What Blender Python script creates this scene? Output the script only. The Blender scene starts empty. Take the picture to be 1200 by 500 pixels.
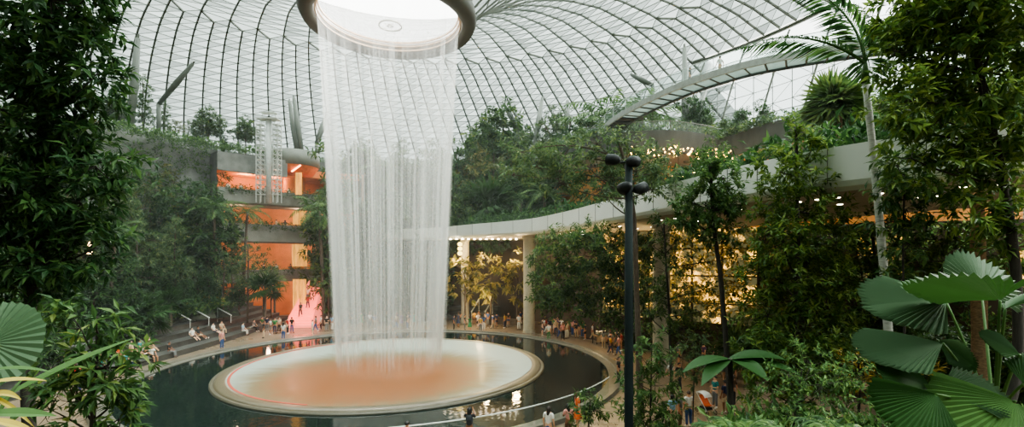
import bpy, math, random
import numpy as np
from mathutils import Vector, Matrix
PI = math.pi
R = math.radians
C = bpy.context.scene.collection
sc = bpy.context.scene

# ------------------------------------------------------------------ survey of the place
FPX, CAMZ, HORY = 558.0, 8.0, 303.0          # focal length in pixels, eye height, horizon row
AX, AY = -9.1, 35.6                          # axis of oculus, waterfall and pool

def P(px, py, d):
    return np.array(((px - 600) / FPX * d, d, CAMZ + (HORY - py) / FPX * d))

def G(px, py, z=0.0):
    return P(px, py, FPX * (CAMZ - z) / (py - HORY))

def pol(r, deg, z=0.0):
    a = R(deg)
    return np.array((AX + r * math.sin(a), AY + r * math.cos(a), z))

# ------------------------------------------------------------------ mesh helpers
class MB:
    def __init__(s):
        s.v = []; s.q = []; s.t = []; s.n = 0
    def add(s, v, q=None, t=None):
        v = np.asarray(v, float).reshape(-1, 3)
        s.v.append(v)
        if q is not None and len(q): s.q.append(np.asarray(q, int).reshape(-1, 4) + s.n)
        if t is not None and len(t): s.t.append(np.asarray(t, int).reshape(-1, 3) + s.n)
        s.n += len(v)
        return s
    def box(s, c, size, rz=0.0, M=None):
        x, y, z = [a / 2 for a in size]
        v = np.array([(-x,-y,-z),(x,-y,-z),(x,y,-z),(-x,y,-z),(-x,-y,z),(x,-y,z),(x,y,z),(-x,y,z)])
        if rz:
            k, m = math.cos(rz), math.sin(rz)
            v = v @ np.array([[k, m, 0], [-m, k, 0], [0, 0, 1]])
        if M is not None: v = v @ np.asarray(M).T
        return s.add(v + np.asarray(c, float), [(0,3,2,1),(4,5,6,7),(0,1,5,4),(1,2,6,5),(2,3,7,6),(3,0,4,7)])
    def tube(s, path, rad, n=6, cap=True):
        p = np.asarray(path, float); m = len(p)
        rad = np.full(m, rad, float) if np.isscalar(rad) else np.asarray(rad, float)
        t = np.gradient(p, axis=0); t /= np.linalg.norm(t, axis=1)[:, None] + 1e-9
        ref = np.array((0, 0, 1.0)) if abs(t[:, 2]).mean() < .8 else np.array((1.0, 0, 0))
        a = np.cross(t, ref); a /= np.linalg.norm(a, axis=1)[:, None] + 1e-9
        b = np.cross(t, a)
        ang = np.arange(n) / n * 2 * PI
        v = p[:, None] + rad[:, None, None] * (np.cos(ang)[None, :, None] * a[:, None] + np.sin(ang)[None, :, None] * b[:, None])
        i = np.arange(m - 1)[:, None] * n; j = np.arange(n)[None]; k = (np.arange(n)[None] + 1) % n
        q = np.stack([i + j, i + k, i + n + k, i + n + j], -1).reshape(-1, 4)
        v = v.reshape(-1, 3)
        tr = []
        if cap and n > 2:
            v = np.vstack([v, p[0], p[-1]])
            for jj in range(n):
                kk = (jj + 1) % n
                tr.append((m * n, kk, jj)); tr.append((m * n + 1, (m-1)*n + jj, (m-1)*n + kk))
        return s.add(v, q, tr)
    def lathe(s, prof, seg=64, a0=0.0, a1=360.0, c=(0, 0, 0)):
        prof = np.asarray(prof, float); full = abs(a1 - a0 - 360) < 1e-6
        k = seg if full else seg + 1
        a = np.radians(a0 + (a1 - a0) * np.arange(k) / seg)
        v = np.stack([prof[None, :, 0] * np.sin(a)[:, None], prof[None, :, 0] * np.cos(a)[:, None], np.repeat(prof[None, :, 1], k, 0)], -1)
        m = len(prof); q = []
        for i in range(seg):
            i2 = (i + 1) % k
            for j in range(m - 1):
                q.append((i*m + j, i*m + j + 1, i2*m + j + 1, i2*m + j))
        return s.add(v.reshape(-1, 3) + np.asarray(c, float), q)
    def strip(s, rows):
        rows = np.asarray(rows, float); a, b = rows.shape[:2]
        i = np.arange(a - 1)[:, None] * b; j = np.arange(b - 1)[None]
        q = np.stack([i + j, i + j + 1, i + b + j + 1, i + b + j], -1).reshape(-1, 4)
        return s.add(rows.reshape(-1, 3), q)
    def mesh(s, name, smooth=False):
        me = bpy.data.meshes.new(name)
        v = np.vstack(s.v) if s.v else np.zeros((0, 3))
        q = np.vstack(s.q) if s.q else np.zeros((0, 4), int)
        t = np.vstack(s.t) if s.t else np.zeros((0, 3), int)
        me.vertices.add(len(v)); me.vertices.foreach_set('co', v.astype(np.float32).ravel())
        me.loops.add(q.size + t.size)
        me.loops.foreach_set('vertex_index', np.concatenate([q.ravel(), t.ravel()]).astype(np.int32))
        st = np.concatenate([np.arange(len(q)) * 4, q.size + np.arange(len(t)) * 3]).astype(np.int32)
        me.polygons.add(len(st)); me.polygons.foreach_set('loop_start', st)
        me.polygons.foreach_set('use_smooth', np.full(len(st), smooth, bool))
        me.update(calc_edges=True); me.validate()
        return me

def link(name, me, m=None, parent=None, loc=None, rz=None):
    o = bpy.data.objects.new(name, me)
    C.objects.link(o)
    if m is not None:
        if len(me.materials) == 0: me.materials.append(m)
    if parent is not None: o.parent = parent
    if loc is not None: o.location = [float(a) for a in loc]
    if rz is not None: o.rotation_euler = (0, 0, rz)
    return o

def obj(name, mb, m, parent=None, loc=None, rz=None, smooth=False):
    return link(name, mb.mesh(name, smooth), m, parent, loc, rz)

def tag(o, label, cat, group=None, kind=None):
    o['label'] = label; o['category'] = cat
    if group: o['group'] = group
    if kind: o['kind'] = kind
    return o

def thing(name, label, cat, loc=(0, 0, 0), rz=0.0, group=None, scale=1.0):
    o = bpy.data.objects.new(name, None); C.objects.link(o)
    o.location = [float(a) for a in loc]; o.rotation_euler = (0, 0, rz); o.scale = (scale,) * 3
    o.empty_display_size = .2
    return tag(o, label, cat, group)

def struct(name, mb, m, smooth=False, parent=None):
    o = obj(name, mb, m, parent, smooth=smooth)
    if parent is None: o['kind'] = 'structure'
    return o

def dup(root, loc, rz=0.0, scale=1.0, label=None, cat=None, group=None):
    r = root.copy(); C.objects.link(r)
    r.location = [float(a) for a in loc]; r.rotation_euler = (0, 0, rz); r.scale = (scale,) * 3
    if label: r['label'] = label
    if cat: r['category'] = cat
    if group: r['group'] = group
    for ch in list(root.children):
        c = ch.copy(); C.objects.link(c); c.parent = r
        for g in list(ch.children):
            d = g.copy(); C.objects.link(d); d.parent = c
    return r

ORD = ['first', 'second', 'third', 'fourth', 'fifth', 'sixth', 'seventh', 'eighth', 'ninth', 'tenth', 'eleventh', 'twelfth', 'thirteenth', 'fourteenth', 'fifteenth', 'sixteenth', 'seventeenth', 'eighteenth', 'nineteenth', 'twentieth']

class Protos:
    """first use of a kind moves the original, later uses copy it"""
    def __init__(s): s.used = {}
    def put(s, root, loc, rz=0.0, scale=1.0, label=None, cat=None, group=None):
        if root.name not in s.used:
            s.used[root.name] = 1
            root.location = [float(a) for a in loc]; root.rotation_euler = (0, 0, rz); root.scale = (scale,) * 3
            if label: root['label'] = label
            if cat: root['category'] = cat
            if group: root['group'] = group
            return root
        return dup(root, loc, rz, scale, label, cat, group)
PR = Protos()

# ------------------------------------------------------------------ materials
def newmat(name):
    m = bpy.data.materials.new(name); m.use_nodes = True
    nt = m.node_tree; nt.nodes.clear()
    return m, nt, nt.nodes.new('ShaderNodeOutputMaterial')

def N(nt, typ, **kw):
    n = nt.nodes.new(typ)
    for k, v in kw.items(): setattr(n, k, v)
    return n

def col4(c): return (c[0], c[1], c[2], 1.0)

def srgb(r, g, b):
    f = lambda u: (u / 255 / 12.92) if u / 255 < .04045 else ((u / 255 + .055) / 1.055) ** 2.4
    return (f(r), f(g), f(b))

def mat(name, c, rough=.6, metal=0.0, var=.15, scale=3.0, spec=.5, emit=None, estr=0.0, bump=0.0, stretch=None):
    m, nt, out = newmat(name)
    b = N(nt, 'ShaderNodeBsdfPrincipled')
    tc = N(nt, 'ShaderNodeTexCoord'); no = N(nt, 'ShaderNodeTexNoise')
    no.inputs['Scale'].default_value = scale; no.inputs['Detail'].default_value = 4
    src = tc.outputs['Object']
    if stretch:
        mp = N(nt, 'ShaderNodeMapping'); mp.inputs['Scale'].default_value = stretch
        nt.links.new(src, mp.inputs[0]); src = mp.outputs[0]
    nt.links.new(src, no.inputs['Vector'])
    rp = N(nt, 'ShaderNodeValToRGB')
    rp.color_ramp.elements[0].position = .3; rp.color_ramp.elements[1].position = .7
    rp.color_ramp.elements[0].color = col4([max(0, a * (1 - var)) for a in c])
    rp.color_ramp.elements[1].color = col4([min(1, a * (1 + var)) for a in c])
    nt.links.new(no.outputs['Fac'], rp.inputs[0])
    nt.links.new(rp.outputs[0], b.inputs['Base Color'])
    b.inputs['Roughness'].default_value = rough; b.inputs['Metallic'].default_value = metal
    b.inputs['Specular IOR Level'].default_value = spec
    if emit:
        b.inputs['Emission Color'].default_value = col4(emit); b.inputs['Emission Strength'].default_value = estr
    if bump:
        bm = N(nt, 'ShaderNodeBump'); bm.inputs['Strength'].default_value = bump; bm.inputs['Distance'].default_value = .05
        nt.links.new(no.outputs['Fac'], bm.inputs['Height']); nt.links.new(bm.outputs[0], b.inputs['Normal'])
    nt.links.new(b.outputs[0], out.inputs[0])
    return m

def leafmat(name, stops, trans=.35, rough=.45):
    """leaf colour varies from leaf to leaf; light passes partly through"""
    m, nt, out = newmat(name)
    g = N(nt, 'ShaderNodeNewGeometry'); rp = N(nt, 'ShaderNodeValToRGB')
    el = rp.color_ramp.elements
    for i, (p, c) in enumerate(stops):
        e = el[i] if i < 2 else el.new(p)
        e.position = p; e.color = col4(c)
    nt.links.new(g.outputs['Random Per Island'], rp.inputs[0])
    b = N(nt, 'ShaderNodeBsdfPrincipled'); b.inputs['Roughness'].default_value = rough
    b.inputs['Specular IOR Level'].default_value = .22
    tr = N(nt, 'ShaderNodeBsdfTranslucent'); mx = N(nt, 'ShaderNodeMixShader'); mx.inputs[0].default_value = trans
    hs = N(nt, 'ShaderNodeHueSaturation'); hs.inputs['Hue'].default_value = .485; hs.inputs['Value'].default_value = 1.5
    nt.links.new(rp.outputs[0], b.inputs['Base Color']); nt.links.new(rp.outputs[0], hs.inputs['Color'])
    nt.links.new(hs.outputs[0], tr.inputs['Color'])
    nt.links.new(b.outputs[0], mx.inputs[1]); nt.links.new(tr.outputs[0], mx.inputs[2]); nt.links.new(mx.outputs[0], out.inputs[0])
    return m

def glow(name, c, s):
    m, nt, out = newmat(name)
    e = N(nt, 'ShaderNodeEmission'); e.inputs[0].default_value = col4(c); e.inputs[1].default_value = s
    nt.links.new(e.outputs[0], out.inputs[0])
    return m

def clearglass(name, tint, alpha, rough=.1):
    m, nt, out = newmat(name)
    t = N(nt, 'ShaderNodeBsdfTransparent'); t.inputs[0].default_value = col4(tint)
    g = N(nt, 'ShaderNodeBsdfPrincipled'); g.inputs['Base Color'].default_value = (.75, .8, .78, 1); g.inputs['Roughness'].default_value = rough
    mx = N(nt, 'ShaderNodeMixShader'); mx.inputs[0].default_value = alpha
    nt.links.new(t.outputs[0], mx.inputs[1]); nt.links.new(g.outputs[0], mx.inputs[2]); nt.links.new(mx.outputs[0], out.inputs[0])
    return m

g1 = leafmat('leaf_deep', [(0, (.013, .038, .012)), (.6, (.028, .075, .024)), (1, (.08, .16, .045))])
g2 = leafmat('leaf_mid', [(0, (.022, .055, .018)), (.55, (.05, .11, .032)), (.9, (.10, .175, .048)), (1, (.2, .25, .065))])
g3 = leafmat('leaf_light', [(0, (.03, .075, .022)), (.6, (.065, .14, .04)), (1, (.15, .24, .07))])
g4 = leafmat('leaf_far', [(0, (.035, .07, .03)), (.6, (.075, .13, .05)), (1, (.17, .22, .08))])
g5 = leafmat('leaf_gold_lit', [(0, (.07, .09, .02)), (.5, (.22, .2, .05)), (1, (.5, .42, .13))])  # warm lamplight painted into the leaf colour
g6 = leafmat('leaf_yellow', [(0, (.18, .17, .03)), (.6, (.4, .33, .06)), (1, (.55, .5, .15))])
g7 = leafmat('leaf_fan', [(0, (.014, .045, .010)), (.6, (.02, .062, .014)), (1, (.035, .09, .022))], trans=.25, rough=.5)
g8 = leafmat('leaf_blue', [(0, (.045, .09, .045)), (1, (.065, .12, .06))], trans=.2, rough=.45)
g9 = leafmat('leaf_warm', [(0, (.032, .075, .018)), (.55, (.078, .15, .034)), (1, (.2, .28, .07))])
bark = mat('bark', (.085, .062, .042), .9, var=.5, scale=6, stretch=(4, 4, .6), bump=.6)
bark_dark = mat('bark_dark', (.03, .026, .02), .9, var=.4, scale=6, stretch=(4, 4, .6))
bark_pale = mat('bark_pale', (.36, .37, .33), .8, var=.25, scale=5, stretch=(1, 1, 6))
bark_tan = mat('bark_tan', (.22, .14, .075), .85, var=.4, scale=5, stretch=(2, 2, 5))
steel = mat('rib_steel', srgb(92, 96, 84), .5, var=.1)
steel_thin = mat('purlin_steel', srgb(150, 158, 150), .5, var=.1)
white_paint = mat('white_paint', (.62, .64, .60), .5, var=.06)
conc = mat('concrete', (.20, .205, .19), .85, var=.25, scale=1.2, bump=.2)
conc_dark = mat('stone_dark', (.085, .088, .08), .85, var=.35, scale=1.0, bump=.2)
soffit = mat('soffit_beige', (.30, .26, .20), .7, var=.08)
soil = mat('soil', (.035, .036, .022), .95, var=.5, scale=2)
blackm = mat('black_metal', (.012, .015, .015), .6, var=.15, spec=.2)
warm = glow('lamp_warm', (1, .68, .28), 9)
warm_white = glow('lamp_warm_white', (1, .85, .62), 10)

# ------------------------------------------------------------------ foliage geometry
def unit(a):
    return a / (np.linalg.norm(a, axis=-1, keepdims=True) + 1e-9)

def leaf_arrays(pos, d, up, L, W, fold=.25):
    """two folded quads per leaf"""
    d = unit(d); s = unit(np.cross(d, up)); n = np.cross(s, d)
    L = L[:, None]; W = W[:, None]
    b = pos; tip = pos + d * L - n * L * .12
    mid = pos + d * L * .5
    l = pos + d * L * .42 + s * W * .5 + n * W * fold
    r = pos + d * L * .42 - s * W * .5 + n * W * fold
    v = np.stack([b, l, tip, r, mid], 1).reshape(-1, 3)
    k = np.arange(len(pos))[:, None] * 5
    q = np.stack([k + 0, k + 4, k + 2, k + 1, k + 0, k + 3, k + 2, k + 4], -1).reshape(-1, 4)
    return v, q

def crown(mb, blobs, dens, L, W, rng, droop=.25, per=11, twig=.45, flat=1.0, shell=.5):
    """sprigs of leaves through a set of ellipsoids; returns sprig centres for branches"""
    cen = []
    for (c, rad) in blobs:
        c = np.asarray(c, float); rad = np.asarray(rad, float) * np.ones(3); rad[2] *= flat
        area = (rad[0] * rad[1] * rad[2]) ** (2 / 3)
        n = max(3, int(dens * area))
        u = unit(rng.normal(size=(n, 3))); rr = rng.uniform(shell ** 3, 1, n) ** (1 / 3)
        rr *= rng.uniform(.8, 1.12, n)
        p = c + u * rad * rr[:, None]
        out = unit(u + np.array((0, 0, .25)) + rng.normal(size=(n, 3)) * .45)
        cen.append(p)
        k = per
        t = np.tile(np.linspace(0.05, 1, k), (n, 1)) * twig * rng.uniform(.6, 1.3, (n, 1))
        base = p[:, None] + out[:, None] * t[..., None]
        side = unit(np.cross(out, np.array((0, 0, 1.0)) + rng.normal(size=(n, 3)) * .3))
        oth = np.cross(side, out)
        ang = np.arange(k)[None] * 2.4 + rng.uniform(0, 6, (n, 1))
        rad_dir = np.cos(ang)[..., None] * side[:, None] + np.sin(ang)[..., None] * .6 * oth[:, None]
        d = unit(out[:, None] * rng.uniform(.25, .8, (n, k, 1)) + rad_dir + rng.normal(size=(n, k, 3)) * .18) + np.array((0, 0, -droop))
        base = base.reshape(-1, 3); d = unit(d.reshape(-1, 3))
        upv = unit(np.array((0, 0, 1.0)) + rng.normal(size=d.shape) * .35)
        LL = L * rng.uniform(.65, 1.25, len(d)); WW = W * rng.uniform(.75, 1.2, len(d))
        mb.add(*leaf_arrays(base, d, upv, LL, WW))
    return np.vstack(cen) if cen else np.zeros((0, 3))

def bez(a, b, bend, n=7):
    a = np.asarray(a, float); b = np.asarray(b, float); m = (a + b) / 2 + np.asarray(bend, float)
    t = np.linspace(0, 1, n)[:, None]
    return (1 - t) ** 2 * a + 2 * t * (1 - t) * m + t ** 2 * b

def branches(mb, trunk, blobs, rng, r0=.05, cen=None, twigs=60):
    trunk = np.asarray(trunk, float)
    for (c, rad) in blobs:
        c = np.asarray(c, float)
        z = c[2] - np.mean(rad) * .9
        k = int(np.argmin(abs(trunk[:, 2] - z) + np.linalg.norm(trunk[:, :2] - c[:2], axis=1) * .2))
        a = trunk[k]
        mb.tube(bez(a, c, rng.normal(size=3) * .1 * np.linalg.norm(c - a) + (0, 0, -.1)), np.linspace(r0, r0 * .35, 7), 5)
    if cen is not None and len(cen):
        cs = np.array([b[0] for b in blobs])
        for p in cen[rng.choice(len(cen), min(twigs, len(cen)), replace=False)]:
            c = cs[np.argmin(np.linalg.norm(cs - p, axis=1))]
            mb.tube(bez(c, p, rng.normal(size=3) * .1, 4), np.linspace(r0 * .4, r0 * .12, 4), 3, cap=False)

def make_tree(name, label, base, trunk, tr, blobs, leafm, barkm, seed, dens=10, L=.25, W=.09, droop=.25, per=11, twig=.45, flat=1.0, shell=.5, group=None, br=.05, twigs=80):
    """tree > trunk, foliage ; world coordinates for trunk path and blobs"""
    rng = np.random.default_rng(seed); base = np.asarray(base, float)
    root = thing(name, label, 'tree' if 'shrub' not in name and 'bush' not in name else 'shrub', base, group=group)
    tk = np.asarray(trunk, float) - base
    bl = [(np.asarray(c, float) - base, np.asarray(r, float) * np.ones(3)) for c, r in blobs]
    f = MB(); cen = crown(f, bl, dens, L, W, rng, droop, per, twig, flat, shell)
    t = MB(); n = len(tk)
    # resample trunk
    tt = np.linspace(0, n - 1, 14); fine = np.stack([np.interp(tt, range(n), tk[:, k]) for k in range(3)], 1)
    t.tube(fine, np.linspace(tr, tr * .45, 14), 9)
    branches(t, fine, bl, rng, br, cen, twigs)
    obj('trunk', t, barkm, root, smooth=True)
    obj('foliage', f, leafm, root)
    return root

def pxblobs(lst, d, ysp=1.0, rng=None):
    out = []
    for i, b in enumerate(lst):
        px, py, r = b[:3]
        fz = b[3] if len(b) > 3 else 1.0
        dd = d + (rng.uniform(-1, 1) * r / FPX * d * .6 if rng is not None else 0)
        w = r / FPX * d
        out.append((P(px, py, dd), np.array((w, w * ysp, w * fz))))
    return out

def frond(mb, stem, base, az, elev, length, leaflet, rng, curve=1.0, nl=26, w=.05, hang=.35):
    """pinnate palm frond: arching midrib with two rows of leaflets"""
    t = np.linspace(0, 1, 12); h = np.array((math.sin(az), math.cos(az), 0))
    ang = elev - curve * t * 1.5
    seg = length / 11
    p = [np.asarray(base, float)]
    for a in ang[:-1]: p.append(p[-1] + seg * (h * math.cos(a) + np.array((0, 0, math.sin(a)))))
    p = np.array(p)
    stem.tube(p, np.linspace(.035, .008, 12) * length / 3, 5)
    tt = np.linspace(.12, 1, nl); q = np.stack([np.interp(tt, t, p[:, k]) for k in range(3)], 1)
    tan = unit(np.gradient(q, axis=0)); side = np.array((math.cos(az), -math.sin(az), 0))
    for s in (-1, 1):
        d = tan * .75 + side * s * 1.0 + np.array((0, 0, -hang)) + rng.normal(size=q.shape) * .06
        ll = leaflet * (np.sin(np.clip(tt * .93 + .12, 0, 1) * PI) ** .6 * .9 + .12)
        up = unit(np.cross(d, tan) * s + np.array((0, 0, .5)))
        mb.add(*leaf_arrays(q, d, up, ll, np.full(nl, w), .3))

def fan(mb, hub, tip, up, span=200, nseg=26, pleat=.05, split=.12, cup=.15, rng=None, rr=None):
    """pleated fan leaf; hub to tip gives the midrib, up the face"""
    hub = np.asarray(hub, float); u = np.asarray(tip, float) - hub; Rr = np.linalg.norm(u); u = u / Rr
    n = unit(np.asarray(up, float) - u * np.dot(up, u)); s = np.cross(u, n)
    k = nseg * 2 + 1; a = np.radians(np.linspace(-span / 2, span / 2, k))
    radii = np.array([.04, .3, .6, .85, 1.0]); rows = []
    for ri, r in enumerate(radii):
        rad = Rr * r * (1 - .18 * (np.abs(a) / (a[-1] + 1e-9)) ** 2) * np.ones(k)
        if ri == 4: rad = rad * np.where(np.arange(k) % 2 == 0, 1.0, 1.0 - split) * (1 + (rng.normal(size=k) * .02 if rng is not None else 0))
        z = np.where(np.arange(k) % 2 == 0, 1, -1) * pleat * Rr * r - cup * Rr * r * r + .10 * Rr * np.abs(np.sin(a)) * r
        rows.append(hub + np.cos(a)[:, None] * rad[:, None] * u + np.sin(a)[:, None] * rad[:, None] * s + z[:, None] * n)
    mb.strip(np.array(rows))

def spiky(mb, hub, d, up, Rr, rng, span=230, n=19, w=.07):
    """fan leaf cut into separate stiff blades"""
    u = unit(np.asarray(d, float)); nn = unit(np.asarray(up, float) - u * np.dot(up, u)); s = np.cross(u, nn)
    a = np.radians(np.linspace(-span / 2, span / 2, n))
    dr = np.cos(a)[:, None] * u + np.sin(a)[:, None] * s - .18 * nn + rng.normal(size=(n, 3)) * .05
    mb.add(*leaf_arrays(np.tile(hub, (n, 1)), dr, np.tile(nn, (n, 1)), Rr * (1 - .25 * np.abs(np.sin(a / 2))), np.full(n, w * Rr * 2), .2))
EXPO, SKY, GOLD, SUN, MIST = 0.95, 2.6, 3.4, 26.0, .0009
# ------------------------------------------------------------------ camera, sky
cam = bpy.data.cameras.new('camera'); co = bpy.data.objects.new('camera', cam); C.objects.link(co)
co.location = (0, 0, CAMZ); co.rotation_euler = (PI / 2, 0, 0)
cam.sensor_width = 36; cam.sensor_fit = 'HORIZONTAL'; cam.lens = 36 * FPX / 1200
cam.shift_y = (HORY - 250) / 1200; cam.clip_end = 500; cam.clip_start = .05
sc.camera = co
sc.view_settings.view_transform = 'AgX'
sc.view_settings.look = 'AgX - Medium High Contrast'
sc.view_settings.exposure = EXPO
sc.cycles.transparent_max_bounces = 40
sc.cycles.max_bounces = 8
sc.cycles.caustics_reflective = False; sc.cycles.caustics_refractive = False
sc.cycles.sample_clamp_indirect = 6

w = bpy.data.worlds.new('overcast'); sc.world = w; w.use_nodes = True
nt = w.node_tree; nt.nodes.clear()
out = nt.nodes.new('ShaderNodeOutputWorld'); bg = nt.nodes.new('ShaderNodeBackground')
tc = nt.nodes.new('ShaderNodeTexCoord'); sp = nt.nodes.new('ShaderNodeSeparateXYZ'); rp = nt.nodes.new('ShaderNodeValToRGB')
nt.links.new(tc.outputs['Generated'], sp.inputs[0]); nt.links.new(sp.outputs['Z'], rp.inputs[0])
e = rp.color_ramp.elements
e[0].position = 0.0; e[0].color = (.05, .055, .05, 1); e[1].position = .12; e[1].color = (.80, .87, .86, 1)
k = e.new(.6); k.color = (1.0, 1.0, .97, 1)
nt.links.new(rp.outputs[0], bg.inputs[0]); bg.inputs[1].default_value = SKY
nt.links.new(bg.outputs[0], out.inputs[0])

# ------------------------------------------------------------------ roof: toroidal steel and glass shell dipping to the oculus
ctrl_r = [6.1, 7.5, 9.5, 12, 15, 19, 24, 30, 36, 42, 48, 53, 58, 62.5]
ctrl_z = [26.55, 28.1, 29.9, 31.6, 33.4, 35.4, 37.3, 38.6, 38.6, 37.4, 34.9, 32.2, 29.0, 25.8]
def roofz(r): return np.interp(r, ctrl_r, ctrl_z)
fr = np.linspace(6.1, 62.5, 600); fz = np.interp(fr, ctrl_r, ctrl_z)
for _ in range(60): fz[1:-1] = (fz[:-2] + fz[1:-1] * 2 + fz[2:]) / 4
sl = np.concatenate([[0], np.cumsum(np.hypot(np.diff(fr), np.diff(fz)))])
rows = [0.0]
while rows[-1] < sl[-1]:
    r_here = np.interp(rows[-1], sl, fr)
    rows.append(rows[-1] + (2.0 if r_here < 12 else 1.75 if r_here < 28 else 1.42))
rows = np.array(rows[:-1] + [sl[-1]]); rk = np.interp(rows, sl, fr); zk = np.interp(rows, sl, fz)
rng = np.random.default_rng(5)
def nsec(r): return 36 if r < 15.5 else (72 if r < 37 else 144)
def cutoff(deg): return (49 < (deg % 360) < 140)
rings = []
for i, (r, z) in enumerate(zip(rk, zk)):
    n = nsec(r); a = np.arange(n) * 360 / n + r * .22
    rings.append([pol(r, d, z) for d in a] + [a])
glass_mb = MB(); rib = MB(); pur = MB()
tints = []
def bar(mb, a, b, w, hh):
    """flat steel member hanging below the glass"""
    a = np.asarray(a); b = np.asarray(b); d = b - a; L = np.linalg.norm(d); d = d / L
    s = np.cross(d, (0, 0, 1.0)); s /= np.linalg.norm(s); n = np.cross(s, d)
    v = [a + s*w, a - s*w, a - s*w - n*hh, a + s*w - n*hh, b + s*w, b - s*w, b - s*w - n*hh, b + s*w - n*hh]
    mb.add(v, [(0,4,5,1),(1,5,6,2),(2,6,7,3),(3,7,4,0)])
for i in range(len(rk) - 1):
    A, B = rings[i], rings[i + 1]; na, nb = len(A) - 1, len(B) - 1
    rm = (rk[i] + rk[i + 1]) / 2
    wr = .05 + .0010 * rm; 
    for j in range(na):
        deg = A[-1][j]
        if rm > 46.3 and cutoff(deg): continue
        j2 = (j + 1) % na
        if nb == na:
            q = [A[j], A[j2], B[j2], B[j]]
            tri = [(q[0], q[1], q[3]), (q[1], q[2], q[3])]
            bar(rib, A[j], B[j], wr, wr * 2.2); bar(pur, A[j2], B[j], wr * .28, wr * .6)
        else:
            b0, b1, b2 = B[2 * j], B[2 * j + 1], B[(2 * j + 2) % nb]
            tri = [(A[j], b1, b0), (A[j], A[j2], b1), (A[j2], b2, b1)]
            bar(rib, A[j], b0, wr, wr * 2.2); bar(rib, A[j], b1, wr, wr * 2.2); bar(pur, A[j2], b1, wr * .42, wr * .8)
        bar(pur, A[j], A[j2], wr * (.6 if rm < 16 else .5), wr * .9)
        for h, t in enumerate(tri):
            c = np.mean(t, axis=0); glass_mb.add(t, None, [(0, 1, 2)])
            base = (.30, .72)[h % 2] if rm > 16 else (.45, .6)[h % 2]  # alternate triangles tinted to paint tilted-facet shading, plus random panel variation
            tints.append(np.clip(base + rng.normal() * .10, 0, 1))
m, nt, out = newmat('roof_glass')
at = N(nt, 'ShaderNodeAttribute', attribute_name='frit_shade'); tr = N(nt, 'ShaderNodeBsdfTransparent')
rp = N(nt, 'ShaderNodeValToRGB'); rp.color_ramp.elements[0].color = col4((.035, .05, .046)); rp.color_ramp.elements[1].color = col4((.29, .325, .315))
tl = N(nt, 'ShaderNodeBsdfTranslucent'); tl.inputs[0].default_value = (.8, .86, .83, 1)
gl = N(nt, 'ShaderNodeBsdfGlossy'); gl.inputs['Roughness'].default_value = .15; gl.inputs[0].default_value = (.8, .85, .83, 1)
m1 = N(nt, 'ShaderNodeMixShader'); m1.inputs[0].default_value = .03; m2 = N(nt, 'ShaderNodeMixShader'); m2.inputs[0].default_value = .05
nt.links.new(at.outputs['Fac'], rp.inputs[0]); nt.links.new(rp.outputs[0], tr.inputs[0])
nt.links.new(tr.outputs[0], m1.inputs[1]); nt.links.new(tl.outputs[0], m1.inputs[2])
nt.links.new(m1.outputs[0], m2.inputs[1]); nt.links.new(gl.outputs[0], m2.inputs[2]); nt.links.new(m2.outputs[0], out.inputs[0])
ceil = struct('ceiling', glass_mb, m)
at = ceil.data.attributes.new('frit_shade', 'FLOAT', 'FACE'); at.data.foreach_set('value', np.array(tints, np.float32))
struct('roof_rib', rib, steel, parent=ceil); struct('roof_purlin', pur, steel_thin, parent=ceil)

# oculus: dark ring with a shallow glass cone over it
ock = thing('oculus', 'dark grey ring around the bright round skylight the water falls from', 'oculus', (AX, AY, 25.45))
ring_m = mat('oculus_ring', srgb(74, 70, 60), .55, var=.08)
a = MB().lathe([(5.35, .25), (5.4, 0), (5.75, -.12), (6.2, 0), (6.42, .45), (6.35, 1.1), (5.5, 1.2), (5.35, .9), (5.35, .25)], 96)
obj('ring', a, ring_m, ock, smooth=True)
a = MB()
for r_, z_ in ((5.3, .30), (5.22, .62), (5.12, .9)):
    a.lathe([(r_, z_), (r_, z_ + .12), (r_ - .12, z_ + .12), (r_ - .12, z_), (r_, z_)], 96)
obj('water_nozzle_ring', a, mat('nozzle', srgb(190, 165, 140), .4), ock)
m, nt, out = newmat('skylight_glass'); t_ = N(nt, 'ShaderNodeBsdfTransparent'); t2 = N(nt, 'ShaderNodeBsdfTranslucent'); mx = N(nt, 'ShaderNodeMixShader'); mx.inputs[0].default_value = .12
t_.inputs[0].default_value = (1, 1, .97, 1)
nt.links.new(t_.outputs[0], mx.inputs[1]); nt.links.new(t2.outputs[0], mx.inputs[2]); nt.links.new(mx.outputs[0], out.inputs[0])
obj('skylight', MB().lathe([(5.4, 1.1), (3, .6), (.8, .02), (0.02, -.05)], 72), m, ock, smooth=True)
a = MB()
for r_ in (.86, .2): a.lathe([(r_, 0), (r_, -.1), (r_ - .07, -.1), (r_ - .07, 0), (r_, 0)], 48)
for k in range(8):
    t_ = k * PI / 4; a.tube([(.2 * math.cos(t_), .2 * math.sin(t_), -.05), (.34 * math.cos(t_), .34 * math.sin(t_), -.05)], .02, 4)
for k in range(12):
    t_ = k * PI / 6; a.tube([(.72 * math.cos(t_), .72 * math.sin(t_), -.05), (.8 * math.cos(t_), .8 * math.sin(t_), -.05)], .02, 4)
obj('centre_fitting', a, mat('fitting_grey', srgb(150, 150, 140), .5), ock)

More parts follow.
